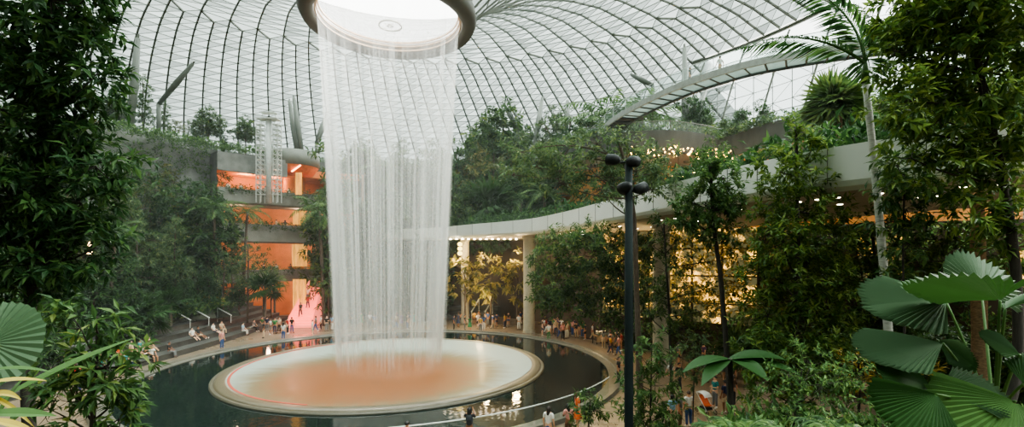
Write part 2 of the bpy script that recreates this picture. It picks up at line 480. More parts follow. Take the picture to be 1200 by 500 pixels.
# ------------------------------------------------------------------ waterfall
rng = np.random.default_rng(11)
def water_mat(name, alpha, lo, hi, sx):
    m, nt, out = newmat(name)
    tc = N(nt, 'ShaderNodeTexCoord'); mp = N(nt, 'ShaderNodeMapping'); mp.inputs['Scale'].default_value = (sx, sx, .03)
    no = N(nt, 'ShaderNodeTexNoise'); no.inputs['Scale'].default_value = 1; no.inputs['Detail'].default_value = 3
    nt.links.new(tc.outputs['Object'], mp.inputs[0]); nt.links.new(mp.outputs[0], no.inputs['Vector'])
    mr = N(nt, 'ShaderNodeMapRange'); mr.inputs[1].default_value = lo; mr.inputs[2].default_value = hi; mr.inputs[3].default_value = 0; mr.inputs[4].default_value = alpha
    nt.links.new(no.outputs['Fac'], mr.inputs[0])
    t = N(nt, 'ShaderNodeBsdfTransparent'); d = N(nt, 'ShaderNodeBsdfDiffuse'); d.inputs[0].default_value = (.93, .96, .94, 1)
    l = N(nt, 'ShaderNodeBsdfTranslucent'); l.inputs[0].default_value = (.95, .97, .95, 1)
    mx = N(nt, 'ShaderNodeMixShader'); mx.inputs[0].default_value = .5; m2 = N(nt, 'ShaderNodeMixShader')
    nt.links.new(d.outputs[0], mx.inputs[1]); nt.links.new(l.outputs[0], mx.inputs[2])
    sz = N(nt, 'ShaderNodeSeparateXYZ'); nt.links.new(tc.outputs['Object'], sz.inputs[0]); fz_ = N(nt, 'ShaderNodeMapRange'); fz_.inputs[1].default_value = -.2; fz_.inputs[2].default_value = 1.6
    mu = N(nt, 'ShaderNodeMath', operation='MULTIPLY'); nt.links.new(sz.outputs['Z'], fz_.inputs[0]); nt.links.new(fz_.outputs[0], mu.inputs[0]); nt.links.new(mr.outputs[0], mu.inputs[1])
    nt.links.new(mu.outputs[0], m2.inputs[0]); nt.links.new(t.outputs[0], m2.inputs[1]); nt.links.new(mx.outputs[0], m2.inputs[2])
    nt.links.new(m2.outputs[0], out.inputs[0])
    return m
def strands(n, rtop, rbot, width, jit, zt=25.7, zb=-.14, clump=0.0, seg=12, sway=.02):
    mb = MB(); t = np.linspace(0, 1, seg)
    a0 = rng.uniform(0, 2 * PI, n)
    if clump: a0 = a0 + clump * np.sin(a0 * 7 + 1.3) + clump * .6 * np.sin(a0 * 17)
    for a in a0:
        j = rng.normal() * jit; da = rng.normal() * sway
        start = 0 if rng.random() < .75 else rng.uniform(0, .3); end = 1 if rng.random() < .8 else rng.uniform(.6, 1)
        tt = start + (end - start) * t
        r = rtop + (rbot - rtop) * tt ** .85 + j * (.15 + tt); aa = a + da * tt
        p = np.stack([r * np.sin(aa), r * np.cos(aa), zt + (zb - zt) * tt], 1)
        wd = width * rng.uniform(.5, 1.5) * (.5 + .9 * tt)
        mb.tube(p, wd * np.clip(np.minimum(t * 6, (1 - t) * 6 + .35), .15, 1), 3, cap=False)
    return mb
wf = thing('waterfall', 'tall round curtain of white water falling from the oculus into the pool', 'waterfall', (AX, AY, 0))
obj('water_curtain', strands(1100, 5.1, 3.75, .030, .12, clump=.07), water_mat('water_strands', .075, .25, .7, 2.5), wf)
obj('water_jet', strands(110, 5.0, 3.6, .09, .16, clump=.12, zt=25.2), water_mat('water_jets', .10, .3, .7, 1.2), wf)
sh = MB().lathe([(5.12 - 1.35 * (k / 20) ** .85, 25.7 - 25.84 * k / 20) for k in range(21)], 120)
obj('water_veil', sh, water_mat('water_veil', .17, .25, .8, 1.6), wf, smooth=True)
# ------------------------------------------------------------------ pool with the funnel dish
pool = thing('reflecting_pool', 'round black reflecting pool around the wide funnel dish', 'pool', (AX, AY, 0))
m, nt, out = newmat('black_water'); b = N(nt, 'ShaderNodeBsdfPrincipled'); b.inputs['Base Color'].default_value = (.008, .014, .012, 1); b.inputs['Roughness'].default_value = .035
tc = N(nt, 'ShaderNodeTexCoord'); no = N(nt, 'ShaderNodeTexNoise'); no.inputs['Scale'].default_value = 2.2; no.inputs['Detail'].default_value = 3
bm = N(nt, 'ShaderNodeBump'); bm.inputs['Strength'].default_value = .12; bm.inputs['Distance'].default_value = .05
nt.links.new(tc.outputs['Object'], no.inputs['Vector']); nt.links.new(no.outputs['Fac'], bm.inputs['Height']); nt.links.new(bm.outputs[0], b.inputs['Normal']); nt.links.new(b.outputs[0], out.inputs[0])
obj('water', MB().lathe([(11.0, .04), (16.05, .04)], 160), m, pool, smooth=True)
rim_stone = mat('rim_stone', srgb(96, 94, 84), .3, var=.25, scale=1.5)
obj('stone_rim', MB().lathe([(16.0, -.1), (16.0, .09), (16.5, .10), (16.55, .22), (16.95, .22), (17.0, -.05)], 160), rim_stone, pool)
dish = thing('funnel_dish', 'shallow funnel dish catching the falling water, amber and white reflections painted in', 'dish', (AX, AY, 0))
m, nt, out = newmat('acrylic'); b = N(nt, 'ShaderNodeBsdfPrincipled'); b.inputs['Roughness'].default_value = .5; b.inputs['Coat Weight'].default_value = .06
b.inputs['Coat Roughness'].default_value = .12
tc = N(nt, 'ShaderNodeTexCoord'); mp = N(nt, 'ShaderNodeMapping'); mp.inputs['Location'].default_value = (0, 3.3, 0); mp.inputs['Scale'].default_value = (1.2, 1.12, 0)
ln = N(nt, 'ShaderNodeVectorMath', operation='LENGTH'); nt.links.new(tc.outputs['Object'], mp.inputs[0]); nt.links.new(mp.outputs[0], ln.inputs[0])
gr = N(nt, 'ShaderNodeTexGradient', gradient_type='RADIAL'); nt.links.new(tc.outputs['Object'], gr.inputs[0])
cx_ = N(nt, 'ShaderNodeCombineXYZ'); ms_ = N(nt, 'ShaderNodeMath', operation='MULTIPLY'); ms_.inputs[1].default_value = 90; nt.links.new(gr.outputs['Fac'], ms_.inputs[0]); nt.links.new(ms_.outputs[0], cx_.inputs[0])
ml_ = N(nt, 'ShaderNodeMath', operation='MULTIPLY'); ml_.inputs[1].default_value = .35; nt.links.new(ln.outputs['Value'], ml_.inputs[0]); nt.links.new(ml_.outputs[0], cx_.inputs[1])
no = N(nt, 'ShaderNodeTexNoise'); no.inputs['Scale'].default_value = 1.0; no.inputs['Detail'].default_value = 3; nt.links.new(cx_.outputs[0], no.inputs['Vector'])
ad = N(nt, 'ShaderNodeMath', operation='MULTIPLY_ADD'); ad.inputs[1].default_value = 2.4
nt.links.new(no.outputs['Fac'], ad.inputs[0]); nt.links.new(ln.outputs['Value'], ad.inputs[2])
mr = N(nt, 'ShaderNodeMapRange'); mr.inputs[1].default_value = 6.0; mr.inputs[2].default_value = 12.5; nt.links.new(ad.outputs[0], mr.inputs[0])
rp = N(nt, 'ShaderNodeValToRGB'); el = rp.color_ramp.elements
for i, (p_, c_) in enumerate([(0, srgb(124, 70, 18)), (.4, srgb(116, 72, 26)), (.66, srgb(104, 90, 58)), (1, srgb(142, 152, 142))]):  # warm and pale reflections painted into the dish colour
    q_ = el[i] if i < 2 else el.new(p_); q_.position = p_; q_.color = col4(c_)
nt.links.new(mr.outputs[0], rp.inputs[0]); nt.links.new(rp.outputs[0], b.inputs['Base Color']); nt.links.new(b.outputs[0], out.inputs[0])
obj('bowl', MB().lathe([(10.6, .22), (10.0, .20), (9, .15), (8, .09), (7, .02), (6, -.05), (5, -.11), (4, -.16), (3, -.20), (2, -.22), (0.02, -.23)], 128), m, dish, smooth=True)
rimm = mat('dish_rim', srgb(96, 88, 70), .3, var=.12)
obj('rim', MB().lathe([(10.55, .21), (10.65, .26), (11.1, .25), (11.2, .21), (11.24, .12), (11.24, -.1)], 160), rimm, dish, smooth=True)
obj('rim_band', MB().lathe([(11.24, .16), (11.42, .17), (11.48, .1), (11.48, -.1)], 160), mat('dish_band', srgb(84, 80, 66), .35), dish)
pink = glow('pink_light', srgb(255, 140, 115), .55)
obj('light_strip', MB().lathe([(10.32, .235), (10.48, .242)], 120, 190, 330), pink, dish)  # added glow standing in for the pink stairs' reflection on the dish

# glass balustrade in front of the pool
rl = thing('balustrade', 'curved glass balustrade with white handrail along the near pool edge', 'railing', (AX, AY, 0))
def arc(r, a0, a1, n, z): return np.array([(r * math.sin(R(a)), r * math.cos(R(a)), z) for a in np.linspace(a0, a1, n)])
obj('handrail', MB().tube(arc(16.72, 118, 192, 60, 1.12), .032, 8), white_paint, rl, smooth=True)
pg = clearglass('rail_glass', (.80, .86, .83), .06)
for k in range(12):
    a0 = 118 + k * 74 / 12 + .25; a1 = 118 + (k + 1) * 74 / 12 - .25
    obj('glass_panel', MB().strip(np.stack([arc(16.72, a0, a1, 7, .22), arc(16.72, a0, a1, 7, 1.08)])), pg, rl)

# ------------------------------------------------------------------ floor
m, nt, out = newmat('plaza_stone'); b = N(nt, 'ShaderNodeBsdfPrincipled')
tc = N(nt, 'ShaderNodeTexCoord'); br = N(nt, 'ShaderNodeTexBrick'); br.inputs['Scale'].default_value = .6; br.inputs['Mortar Size'].default_value = .008
br.inputs['Color1'].default_value = col4(srgb(128, 110, 88)); br.inputs['Color2'].default_value = col4(srgb(112, 98, 82)); br.inputs['Mortar'].default_value = col4(srgb(70, 64, 54))
nt.links.new(tc.outputs['Object'], br.inputs['Vector']); no = N(nt, 'ShaderNodeTexNoise'); no.inputs['Scale'].default_value = .35; no.inputs['Detail'].default_value = 5
nt.links.new(tc.outputs['Object'], no.inputs['Vector']); mr = N(nt, 'ShaderNodeMapRange'); mr.inputs[3].default_value = .12; mr.inputs[4].default_value = .5
nt.links.new(no.outputs['Fac'], mr.inputs[0]); nt.links.new(mr.outputs[0], b.inputs['Roughness']); nt.links.new(br.outputs[0], b.inputs['Base Color']); nt.links.new(b.outputs[0], out.inputs[0])
fl = MB().lathe([(16.9, 0), (24, 0), (34, 0), (46, 0), (64, 0)], 120, c=(AX, AY, 0))
struct('floor', fl, m)

# seating steps on the left of the pool
step_m = mat('step_stone', (.050, .050, .044), .6, var=.3, scale=1.2)
def xedge(y): return -27.4 - .0042 * (y - 40) ** 2
for k in range(5):
    ys = np.linspace(26, 63, 28); f = MB()
    off = -1.15 * k; z0, z1 = 0, .45 * (k + 1)
    fr_ = np.array([(xedge(y) + off, y, z0) for y in ys]); ft = fr_.copy(); ft[:, 2] = z1
    bt = ft.copy(); bt[:, 0] -= 1.16 if k < 4 else 3.2
    nose = ft.copy(); nose[:, 0] += .05; nose2 = nose.copy(); nose2[:, 2] -= .09; ft2 = fr_.copy(); ft2[:, 2] = z1 - .09
    f.strip(np.stack([fr_, ft2, nose2, nose, bt]))
    struct('seating_step', f, step_m)

# ------------------------------------------------------------------ planted slopes and upper terrace
def slope(name, a0, a1, ctrl, m, na=48, nr=26, noise=.35):
    rr = np.linspace(ctrl[0][0], ctrl[-1][0], nr); zz = np.interp(rr, [c[0] for c in ctrl], [c[1] for c in ctrl])
    rg = np.random.default_rng(len(name)); rows = []
    for a in np.linspace(a0, a1, na):
        rows.append([pol(r, a, z + (rg.normal() * noise if 0 < i < nr - 1 else 0)) for i, (r, z) in enumerate(zip(rr, zz))])
    return struct(name, MB().strip(rows), m, True)
SL_L = [(24.5, 2.0), (29, 3.0), (34, 5.5), (40, 11), (46, 17), (51.8, 22)]
SL_B = [(42, 16.0), (47, 18.5), (51.8, 22)]
SL_R = [(35.5, 9.0), (38, 11.0), (42, 14.0), (46, 18), (51.8, 22.5)]
slope('floor_slope_left', -118, -53, SL_L, soil)
slope('floor_slope_back', -53, -21, SL_B, soil, 24, 14)
slope('floor_slope_right', -21, 34, SL_R, soil)
def arcwall(name, r, a0, a1, z0, z1, th, m, n=60):
    return struct(name, MB().lathe([(r, z0), (r, z1), (r + th, z1), (r + th, z0)], n, a0, a1, (AX, AY, 0)), m)
arcwall('wall_terrace', 51.8, -118, 40, 14, 24.6, .5, conc)
struct('floor_terrace', MB().lathe([(52, 24.2), (63, 24.2)], 90, -118, 60, (AX, AY, 0)), soil)
arcwall('wall_back', 62.4, 0, 360, 0, 26.2, .5, conc, 140)
arcwall('wall_under_slope', 35.4, -21, 42, 0, 10, .4, conc_dark, 30)

# balcony floors left of the fall
orange = mat('orange_wall', srgb(220, 138, 76), .7, var=.12, scale=.8)
slab_m = mat('slab_grey', srgb(128, 130, 122), .8, var=.2, scale=.7)
for nm, z0, z1 in (('trim_balcony', 14.8, 16.7), ('trim_balcony', 10.0, 12.4), ('trim_balcony', 5.0, 6.6)):
    struct(nm, MB().lathe([(43, z0 + .3), (34.4, z0), (34.0, z0 + .2), (34.0, z1), (34.25, z1), (34.3, z1 - 1.0), (43, z1 - 1.0)], 40, -50.5, -21, (AX, AY, 0)), slab_m)
arcwall('wall_inside', 40, -50.5, -20, 0, 20.9, .3, orange, 40)
arcwall('wall_upper_front', 34.2, -50.5, -37, 18.8, 21.0, .5, conc, 24)
arcwall('wall_upper_left', 36.5, -70, -50.5, 6, 22.3, .5, conc, 30)
struct('floor_upper_left', MB().lathe([(34.2, 20.9), (47, 20.9)], 20, -50.5, -37, (AX, AY, 0)).lathe([(36.6, 22.2), (47, 22.2)], 24, -72, -50.5, (AX, AY, 0)), soil)
struct('ceiling_balcony', MB().lathe([(34.3, 19.0), (40, 19.0)], 30, -50.5, -21, (AX, AY, 0)), orange)
struct('wall_end', MB().strip([[pol(r, -50.6, z) for r in (34.2, 40.2)] for z in (0, 20.9)]), conc_dark)
struct('wall_end', MB().strip([[pol(r, -21, z) for r in (34.2, 42.5)] for z in (0, 20.9)]), conc_dark)

# white canopy slab with bevelled fascia
def catmull(p, n=10):
    p = np.asarray(p, float); p = np.vstack([2 * p[0] - p[1], p, 2 * p[-1] - p[-2]]); o = []
    for i in range(1, len(p) - 2):
        for t in np.linspace(0, 1, n, endpoint=False):
            a, b, c, d = p[i-1:i+3]
            o.append(.5 * (2*b + (c - a)*t + (2*a - 5*b + 4*c - d)*t*t + (3*b - a - 3*c + d)*t**3))
    o.append(p[-2]); return np.array(o)
ed = catmull([(-24, 66), (-16, 63.5), (-9.8, 60), (-4.5, 54), (1.4, 47.2), (4.6, 39), (6.6, 31), (8.2, 25), (9.6, 20.3), (11.2, 16.9), (13.6, 14.2), (17, 11.8), (22, 9.6), (30, 7.5)], 8)
tan = unit(np.gradient(ed, axis=0)); nor = np.stack([-tan[:, 1], tan[:, 0]], 1)   # away from the pool
def offs(d, z, lo=0, hi=None): return np.column_stack([(ed + nor * d)[lo:hi], np.full(len(ed[lo:hi]), z)])
fascia_m = mat('white_fascia', srgb(205, 210, 203), .45, var=.04, scale=.5)
struct('trim_canopy_fascia', MB().strip(np.stack([offs(.55, 10.4), offs(.12, 10.52), offs(0, 10.7), offs(0, 11.92), offs(.25, 11.92), offs(.25, 11.5)])), fascia_m)
struct('ceiling_canopy', MB().strip(np.stack([offs(.5, 10.42), offs(5, 10.42), offs(12, 10.42)])), soffit)
struct('floor_canopy', MB().strip(np.stack([offs(.2, 11.5), offs(5, 11.5), offs(14, 11.5)])), conc_dark)
j = MB()
for k in range(18, len(ed), 3):
    p0 = np.append(ed[k] - nor[k] * .012, 10.66); p1 = np.append(ed[k] - nor[k] * .012, 11.92)
    j.tube([p0, p1], .016, 4)
struct('trim_canopy_joint', j, conc_dark)
fl_ = MB(); k = 0
rl_ = random.Random(4)
dl = thing('downlight_row', 'row of small round downlights in the canopy ceiling', 'lights', (8, 25, 10.4))
for kk in range(28, len(ed), 2):
    for d in (2.4, 5.0):
        if rl_.random() < .45: continue
        p = np.append(ed[kk] + nor[kk] * d, 10.40) - np.array((8, 25, 10.4))
        obj('downlight', MB().lathe([(.001, 0), (.10, 0), (.12, .02)], 12, c=p), warm_white, dl)
# columns under the canopy
col_m = mat('column_beige', srgb(176, 170, 150), .6, var=.08)
for nm, px, d, r_, lab in (('canopy_column', 620, 51.8, .62, 'tall pale round column behind the crowd at the far right pool edge'),
                         ('canopy_column', 775, 35, .62, 'pale round column half hidden by trees in front of the golden garden wall'),
                         ('canopy_column', 545, 60, .5, 'thin beige column close to the right edge of the waterfall')):
    t = thing(nm, lab, 'column', ((px - 600) / FPX * d, d, 0))
    obj('shaft', MB().lathe([(r_, .25), (r_, 10.1)], 28), col_m, t, smooth=True)
    obj('base', MB().lathe([(r_ + .08, 0), (r_ + .08, .25), (r_, .26)], 28), col_m, t)
    obj('capital', MB().lathe([(r_, 10.1), (r_ + .1, 10.2), (r_ + .1, 10.42)], 28), col_m, t)

# golden garden wall under the canopy (trellis planting, its lamplight painted as glowing noise)
m, nt, out = newmat('golden_wall_glow'); b = N(nt, 'ShaderNodeBsdfPrincipled'); tc = N(nt, 'ShaderNodeTexCoord'); vo = N(nt, 'ShaderNodeTexNoise'); vo.inputs['Scale'].default_value = .9; vo.inputs['Detail'].default_value = 8; vo.inputs['Roughness'].default_value = .7
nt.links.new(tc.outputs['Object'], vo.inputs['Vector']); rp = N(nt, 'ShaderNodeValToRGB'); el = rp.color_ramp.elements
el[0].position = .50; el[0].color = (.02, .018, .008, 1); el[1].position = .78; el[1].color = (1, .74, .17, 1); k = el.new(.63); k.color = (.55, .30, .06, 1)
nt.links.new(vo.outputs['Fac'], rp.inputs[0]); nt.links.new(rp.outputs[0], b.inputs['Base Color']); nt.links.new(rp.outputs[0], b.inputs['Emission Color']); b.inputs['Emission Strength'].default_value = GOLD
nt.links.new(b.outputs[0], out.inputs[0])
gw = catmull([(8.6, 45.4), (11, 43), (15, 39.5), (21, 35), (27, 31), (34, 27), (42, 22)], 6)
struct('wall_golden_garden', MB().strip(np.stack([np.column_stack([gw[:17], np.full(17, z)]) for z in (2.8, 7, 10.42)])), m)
brown = mat('brown_wall', srgb(70, 58, 44), .7, var=.2, scale=.8)
struct('wall_garden_base', MB().strip(np.stack([np.column_stack([gw[:17], np.full(17, z)]) for z in (0, 2.8)])).strip(np.stack([np.column_stack([gw[16:], np.full(len(gw) - 16, z)]) for z in (0, 10.42)])), brown)
for a_, b_, z0, z1 in ((21, 24, 6.5, 9.6), (27, 29, 5.5, 8.5)):
    struct('wall_glow_patch', MB().strip(np.stack([np.column_stack([gw[a_:b_, 0] - .12, gw[a_:b_, 1] - .16, np.full(b_ - a_, z)]) for z in (z0, z1)])), m)  # patches of the same painted gold glow on the brown wall
tre = MB()
for g in gw[::2]:
    tre.box((g[0] - .15, g[1] - .2, 5.2), (.14, .14, 10.4))
for z in (2.2, 4.4, 6.6, 8.8):
    tre.tube(np.column_stack([gw[:, 0] - .15, gw[:, 1] - .2, np.full(len(gw), z)]), .06, 4)
struct('trim_garden_trellis', tre, bark_dark)
brown = mat('brown_wall', srgb(70, 58, 44), .7, var=.2, scale=.8)
struct('wall_canopy_back', MB().strip(np.stack([np.array([(-16, 68, z), (-2, 66, z), (4, 60, z), (7, 50, z), (8.6, 45.4, z)]) for z in (0, 10.4)])), brown)

# thin mist drifting from the fall through the far half of the garden
m, nt, out = newmat('mist'); vs = N(nt, 'ShaderNodeVolumeScatter'); vs.inputs['Density'].default_value = MIST; vs.inputs['Color'].default_value = (.93, .97, .95, 1)
nt.links.new(vs.outputs[0], out.inputs['Volume'])
mo = tag(obj('mist', MB().lathe([(.01, .3), (33, .3), (33, 24), (.01, 24)], 48), m, loc=(AX, AY + 8, 0)), 'thin pale mist drifting around the waterfall', 'mist', kind='stuff')
# ------------------------------------------------------------------ daylight and lamps
def light(name, kind, loc, energy, color, size=.3, rot=None):
    l = bpy.data.lights.new(name, kind); l.energy = energy; l.color = color
    if kind == 'SUN': l.angle = size
    elif kind == 'AREA': l.size = size
    else: l.shadow_soft_size = size
    o = bpy.data.objects.new(name, l); C.objects.link(o); o.location = [float(a) for a in loc]
    if rot: o.rotation_euler = rot
    return o
light('sun', 'SUN', (0, 0, 80), SUN, (1, .99, .95), R(100), (R(-12), R(14), 0))
for k, (a, z, e_, r_) in enumerate([(-46, 14.4, 350, 36.5), (-34, 14.4, 350, 36.5), (-26, 14.4, 250, 36.5), (-44, 9.6, 260, 36.5), (-34, 9.6, 350, 36.5), (-26, 9.6, 260, 36.5), (-40, 4.6, 200, 36.5), (-31, 4.6, 450, 36.5), (-44, 18.3, 420, 37), (-33, 18.3, 450, 37), (-39, 18.3, 300, 37)]):
    light('balcony_lamp', 'POINT', pol(r_, a, z), e_ * .6, (1, .60, .36), .4)
for px, py, d in ((535, 300, 57), (570, 296, 57), (605, 300, 56), (560, 350, 55)):
    light('garden_lamp', 'POINT', P(px, py, d), 420, (1, .72, .34), .4)
for g in gw[3:15:4]:
    light('garden_lamp', 'POINT', (g[0] - 2.2, g[1] - 2.8, 7.5), 260, (1, .72, .32), .4)

# ------------------------------------------------------------------ upper terrace on the right
tw = catmull([(6, 60), (8.5, 55), (11.5, 52.6), (16.7, 51.4), (21.5, 53.0), (24.2, 54.5), (25.5, 50.8), (27, 47.5), (31, 43), (37, 38), (44, 34)], 6)
def ribbon(pts, zs, off=0.0):
    return np.stack([np.column_stack([pts[:, 0], pts[:, 1] + o_, np.full(len(pts), z)]) for z, o_ in zs])
struct('wall_planter_right', MB().strip(ribbon(tw, [(19.5, .5), (19.5, 0), (21.9, 0), (21.9, .35), (21.4, .35)])), mat('planter_stone', srgb(72, 74, 70), .85, var=.3, scale=.8, stretch=(1, 1, .35)))
struct('floor_upper_terrace', MB().strip(ribbon(tw, [(21.4, .3), (21.4, 6), (22.2, 16)])), soil)
struct('ceiling_gallery', MB().strip(ribbon(tw, [(19.5, .2), (19.5, 8)])), soffit)
struct('wall_gallery', MB().strip(ribbon(tw, [(11.4, 7), (19.5, 7)])), mat('gallery_wall', srgb(214, 150, 84), .7, var=.15, scale=.5))
for px, d in ((770, 54), (850, 54), (890, 50), (960, 44), (1010, 40)):
    light('gallery_lamp', 'POINT', P(px, 196, d), 70, (1, .66, .3), .4)
struct('trim_terrace_rail', MB().tube(np.column_stack([tw[:, 0], tw[:, 1] + .1, np.full(len(tw), 22.9)]), .04, 6), steel)
gp = clearglass('terrace_glass', (.82, .90, .88), .12)
struct('window_terrace_rail', MB().strip(ribbon(tw, [(21.9, .1), (22.85, .1)])), gp)
# clusters of round amber bulbs hanging under the terrace
bulb = glow('amber_bulb', (1, .58, .12), 9)
rl_ = random.Random(8)
for i, (px, py, n) in enumerate([(747, 178, 12), (767, 177, 14), (786, 176, 14), (801, 178, 10), (812, 180, 10), (833, 180, 16), (847, 183, 16), (857, 186, 16), (795, 205, 6), (812, 206, 7), (1003, 156, 12), (1050, 140, 12)]):
    c = P(px, py, 50.2 if i < 10 else 37.0)
    lab = f"cluster of glowing amber bulbs under the curved grey planter wall, {ORD[i]} from the left" if i < 8 else f"small low cluster of amber bulbs just above the white canopy, {['left', 'right', 'x', 'x'][i - 8]} of two"
    if i > 9: lab = f"amber bulb cluster added for gold glints among the palms at upper right, {['left', 'right'][i - 10]} of two"  # bulbs added in place of gold-lit leaves between the palms
    t = thing('bulb_cluster', lab, 'lights', c, group='amber bulb clusters under the terrace')
    w_ = MB()
    w_.tube([(0, 0, .25), (0, 0, 19.5 - c[2])], .02, 4)
    for k in range(n):
        p = np.array([rl_.uniform(-.75, .75), rl_.uniform(-.4, .4), rl_.uniform(-.65, .5)])
        w_.tube([(0, 0, .3), p], .012, 3)
        s_ = rl_.uniform(.06, .12)
        obj('bulb', MB().lathe([(.001, s_), (s_ * .7, s_ * .7), (s_, 0), (s_ * .7, -s_ * .7), (.001, -s_)], 8, c=p), bulb, t, smooth=True)
    obj('wire', w_, blackm, t)

m, nt, o_ = newmat('frosted_band'); t_ = N(nt, 'ShaderNodeBsdfTransparent'); t_.inputs[0].default_value = (.55, .58, .57, 1); l_ = N(nt, 'ShaderNodeBsdfTranslucent'); x_ = N(nt, 'ShaderNodeMixShader'); x_.inputs[0].default_value = .3
nt.links.new(t_.outputs[0], x_.inputs[1]); nt.links.new(l_.outputs[0], x_.inputs[2]); nt.links.new(x_.outputs[0], o_.inputs[0]); band_m = m
# glazed facade under the cut edge of the roof
fa = MB(); fb = MB(); ft = MB()
for a in np.arange(49, 128, 3.0):
    pa, pb = pol(46.9, a), pol(46.9, min(a + 3, 128)); k = lambda p, z: np.array((p[0], p[1], z))
    fb.strip([[k(pa, 31.2), k(pb, 31.2)], [k(pa, 35.6), k(pb, 35.6)]])
    fa.strip([[k(pa, 21), k(pb, 21)], [k(pa, 31.2), k(pb, 31.2)]])
    ft.tube([k(pa, 21), k(pa, 31.2)], .06, 4)
    for z in (23, 25, 27, 29, 31): ft.tube([k(pa, z), k(pb, z)], .05, 4)
    for z in (23, 27): ft.tube([k(pa, z), k(pb, z + 2)], .035, 4); ft.tube([k(pb, z + 2), k(pa, z + 4)], .035, 4)
struct('wall_right', fb, band_m)
struct('window_right', fa, clearglass('facade_glass', (.52, .55, .54), .08))
struct('trim_facade_mullion', ft, mat('mullion', srgb(140, 148, 142), .5))
eb = MB(); eb.tube(np.array([pol(46.5, a, 35.4) for a in np.arange(48, 130, 3)]), .28, 6)
for a in np.arange(50, 128, 7): eb.tube(bez(pol(46.4, a, 34.9), pol(43.5, a - 3, 22.2), (0, 0, 1.6), 8), .12, 5)
struct('trim_roof_edge_beam', eb, steel)

# ------------------------------------------------------------------ canopy bridge
bc = catmull([(9, 66), (11, 60), (12.1, 51.5), (14.7, 43.8), (17.3, 39.6), (20.2, 36.9), (26, 34), (34, 32)], 8)
bt = unit(np.gradient(bc, axis=0)); bn = np.column_stack([-bt[:, 1], bt[:, 0]]); zb_ = 23.0
def bo(d, z): return np.column_stack([bc + bn * d, np.full(len(bc), z)])
# bn points to the right of travel reversed; make +d the far side
bridge = thing('canopy_bridge', 'long curved glass floored footbridge hanging under the roof on the right', 'bridge', (0, 0, 0))
m, nt, deck_out = newmat('frosted_glass_deck'); dd_ = N(nt, 'ShaderNodeBsdfDiffuse'); dt_ = N(nt, 'ShaderNodeBsdfTranslucent'); dm_ = N(nt, 'ShaderNodeMixShader'); dm_.inputs[0].default_value = .6
dd_.inputs[0].default_value = (.32, .36, .34, 1); dt_.inputs[0].default_value = (.22, .27, .245, 1); nt.links.new(dd_.outputs[0], dm_.inputs[1]); nt.links.new(dt_.outputs[0], dm_.inputs[2]); nt.links.new(dm_.outputs[0], deck_out.inputs[0])
deck_m = m
obj('deck', MB().strip(np.stack([bo(-.95, zb_), bo(.95, zb_)])), deck_m, bridge)
for s, nm in ((-1, 'edge_beam'), (1, 'edge_beam')):
    obj(nm, MB().strip(np.stack([bo(s * .95, zb_ - .18), bo(s * 1.12, zb_ - .18), bo(s * 1.12, zb_ + .35), bo(s * .95, zb_ + .35), bo(s * .95, zb_ - .18)])), mat('beam_grey', srgb(70, 76, 70), .5) if s > 0 else mat('beam_pale', srgb(150, 156, 148), .5), bridge)
cb = MB()
d_acc = np.concatenate([[0], np.cumsum(np.linalg.norm(np.diff(bc, axis=0), axis=1))])
for s in np.arange(.5, d_acc[-1], 1.35):
    c = np.array([np.interp(s, d_acc, bc[:, 0]), np.interp(s, d_acc, bc[:, 1])]); n_ = np.array([np.interp(s, d_acc, bn[:, 0]), np.interp(s, d_acc, bn[:, 1])])
    cb.tube([np.append(c - n_, zb_ - .08), np.append(c + n_, zb_ - .08)], .075, 4)
obj('cross_beam', cb, mat('beam_dark', srgb(60, 64, 58), .5), bridge)
for s in (-1, 1):
    obj('glass_rail', MB().strip(np.stack([bo(s * 1.05, zb_ + .35), bo(s * 1.05, zb_ + 1.4)])), gp, bridge)
    obj('handrail', MB().tube(bo(s * 1.05, zb_ + 1.42), .03, 5), white_paint, bridge, smooth=True)
for s in np.arange(1, d_acc[-1], 2.7):
    c = np.array([np.interp(s, d_acc, bc[:, 0]), np.interp(s, d_acc, bc[:, 1])]); n_ = np.array([np.interp(s, d_acc, bn[:, 0]), np.interp(s, d_acc, bn[:, 1])])
    for q in (-1.05, 1.05): obj('rail_post', MB().tube([np.append(c + n_ * q, zb_ + .3), np.append(c + n_ * q, zb_ + 1.42)], .025, 4), white_paint, bridge)
dk = MB().strip(np.stack([bo(-.9, zb_ - .02), bo(.9, zb_ - .02)])[:, 0:18])
obj('dark_underside', dk, blackm, bridge)

# ------------------------------------------------------------------ roof struts
strut_m = mat('strut_paint', srgb(98, 104, 95), .5, var=.05)
rg_ = [((162, 40), (152, 158), 57, 57), ((228, 72), (186, 122), 60, 62), ((344, 112), (354, 182), 76, 74), ((339, 116), (349, 184), 77, 74.5), ((384, 132), (371, 168), 80, 76),
       ((589, 118), (607, 152), 80, 76), ((636, 104), (626, 172), 80, 73), ((665, 112), (664, 150), 80, 76), ((739, 76), (765, 100), 72, 70),
       ((802, 52), (804, 190), 62, 56), ((829, 100), (809, 156), 60, 57), ((560, 140), (548, 170), 86, 78), ((128, 70), (146, 150), 60, 60)]
slabs = ['tall upright grey roof strut rising from the left terrace', 'grey roof strut leaning right above the left terrace trees', 'steep roof strut left of the waterfall, right one of a close pair', 'steep roof strut left of the waterfall, left one of a close pair', 'short roof strut leaning right beside the left edge of the waterfall',
         'roof strut leaning left over the trees right of the waterfall', 'pale upright roof strut behind the trees right of the waterfall', 'thin short roof strut behind the palms left of the bridge', 'roof strut ending just above the left part of the bridge',
         'thick upright roof strut passing behind the curved bridge', 'pale strut leaning right beneath the bridge', 'short strut beside the right edge of the waterfall', 'grey strut behind the large left tree leaning left']
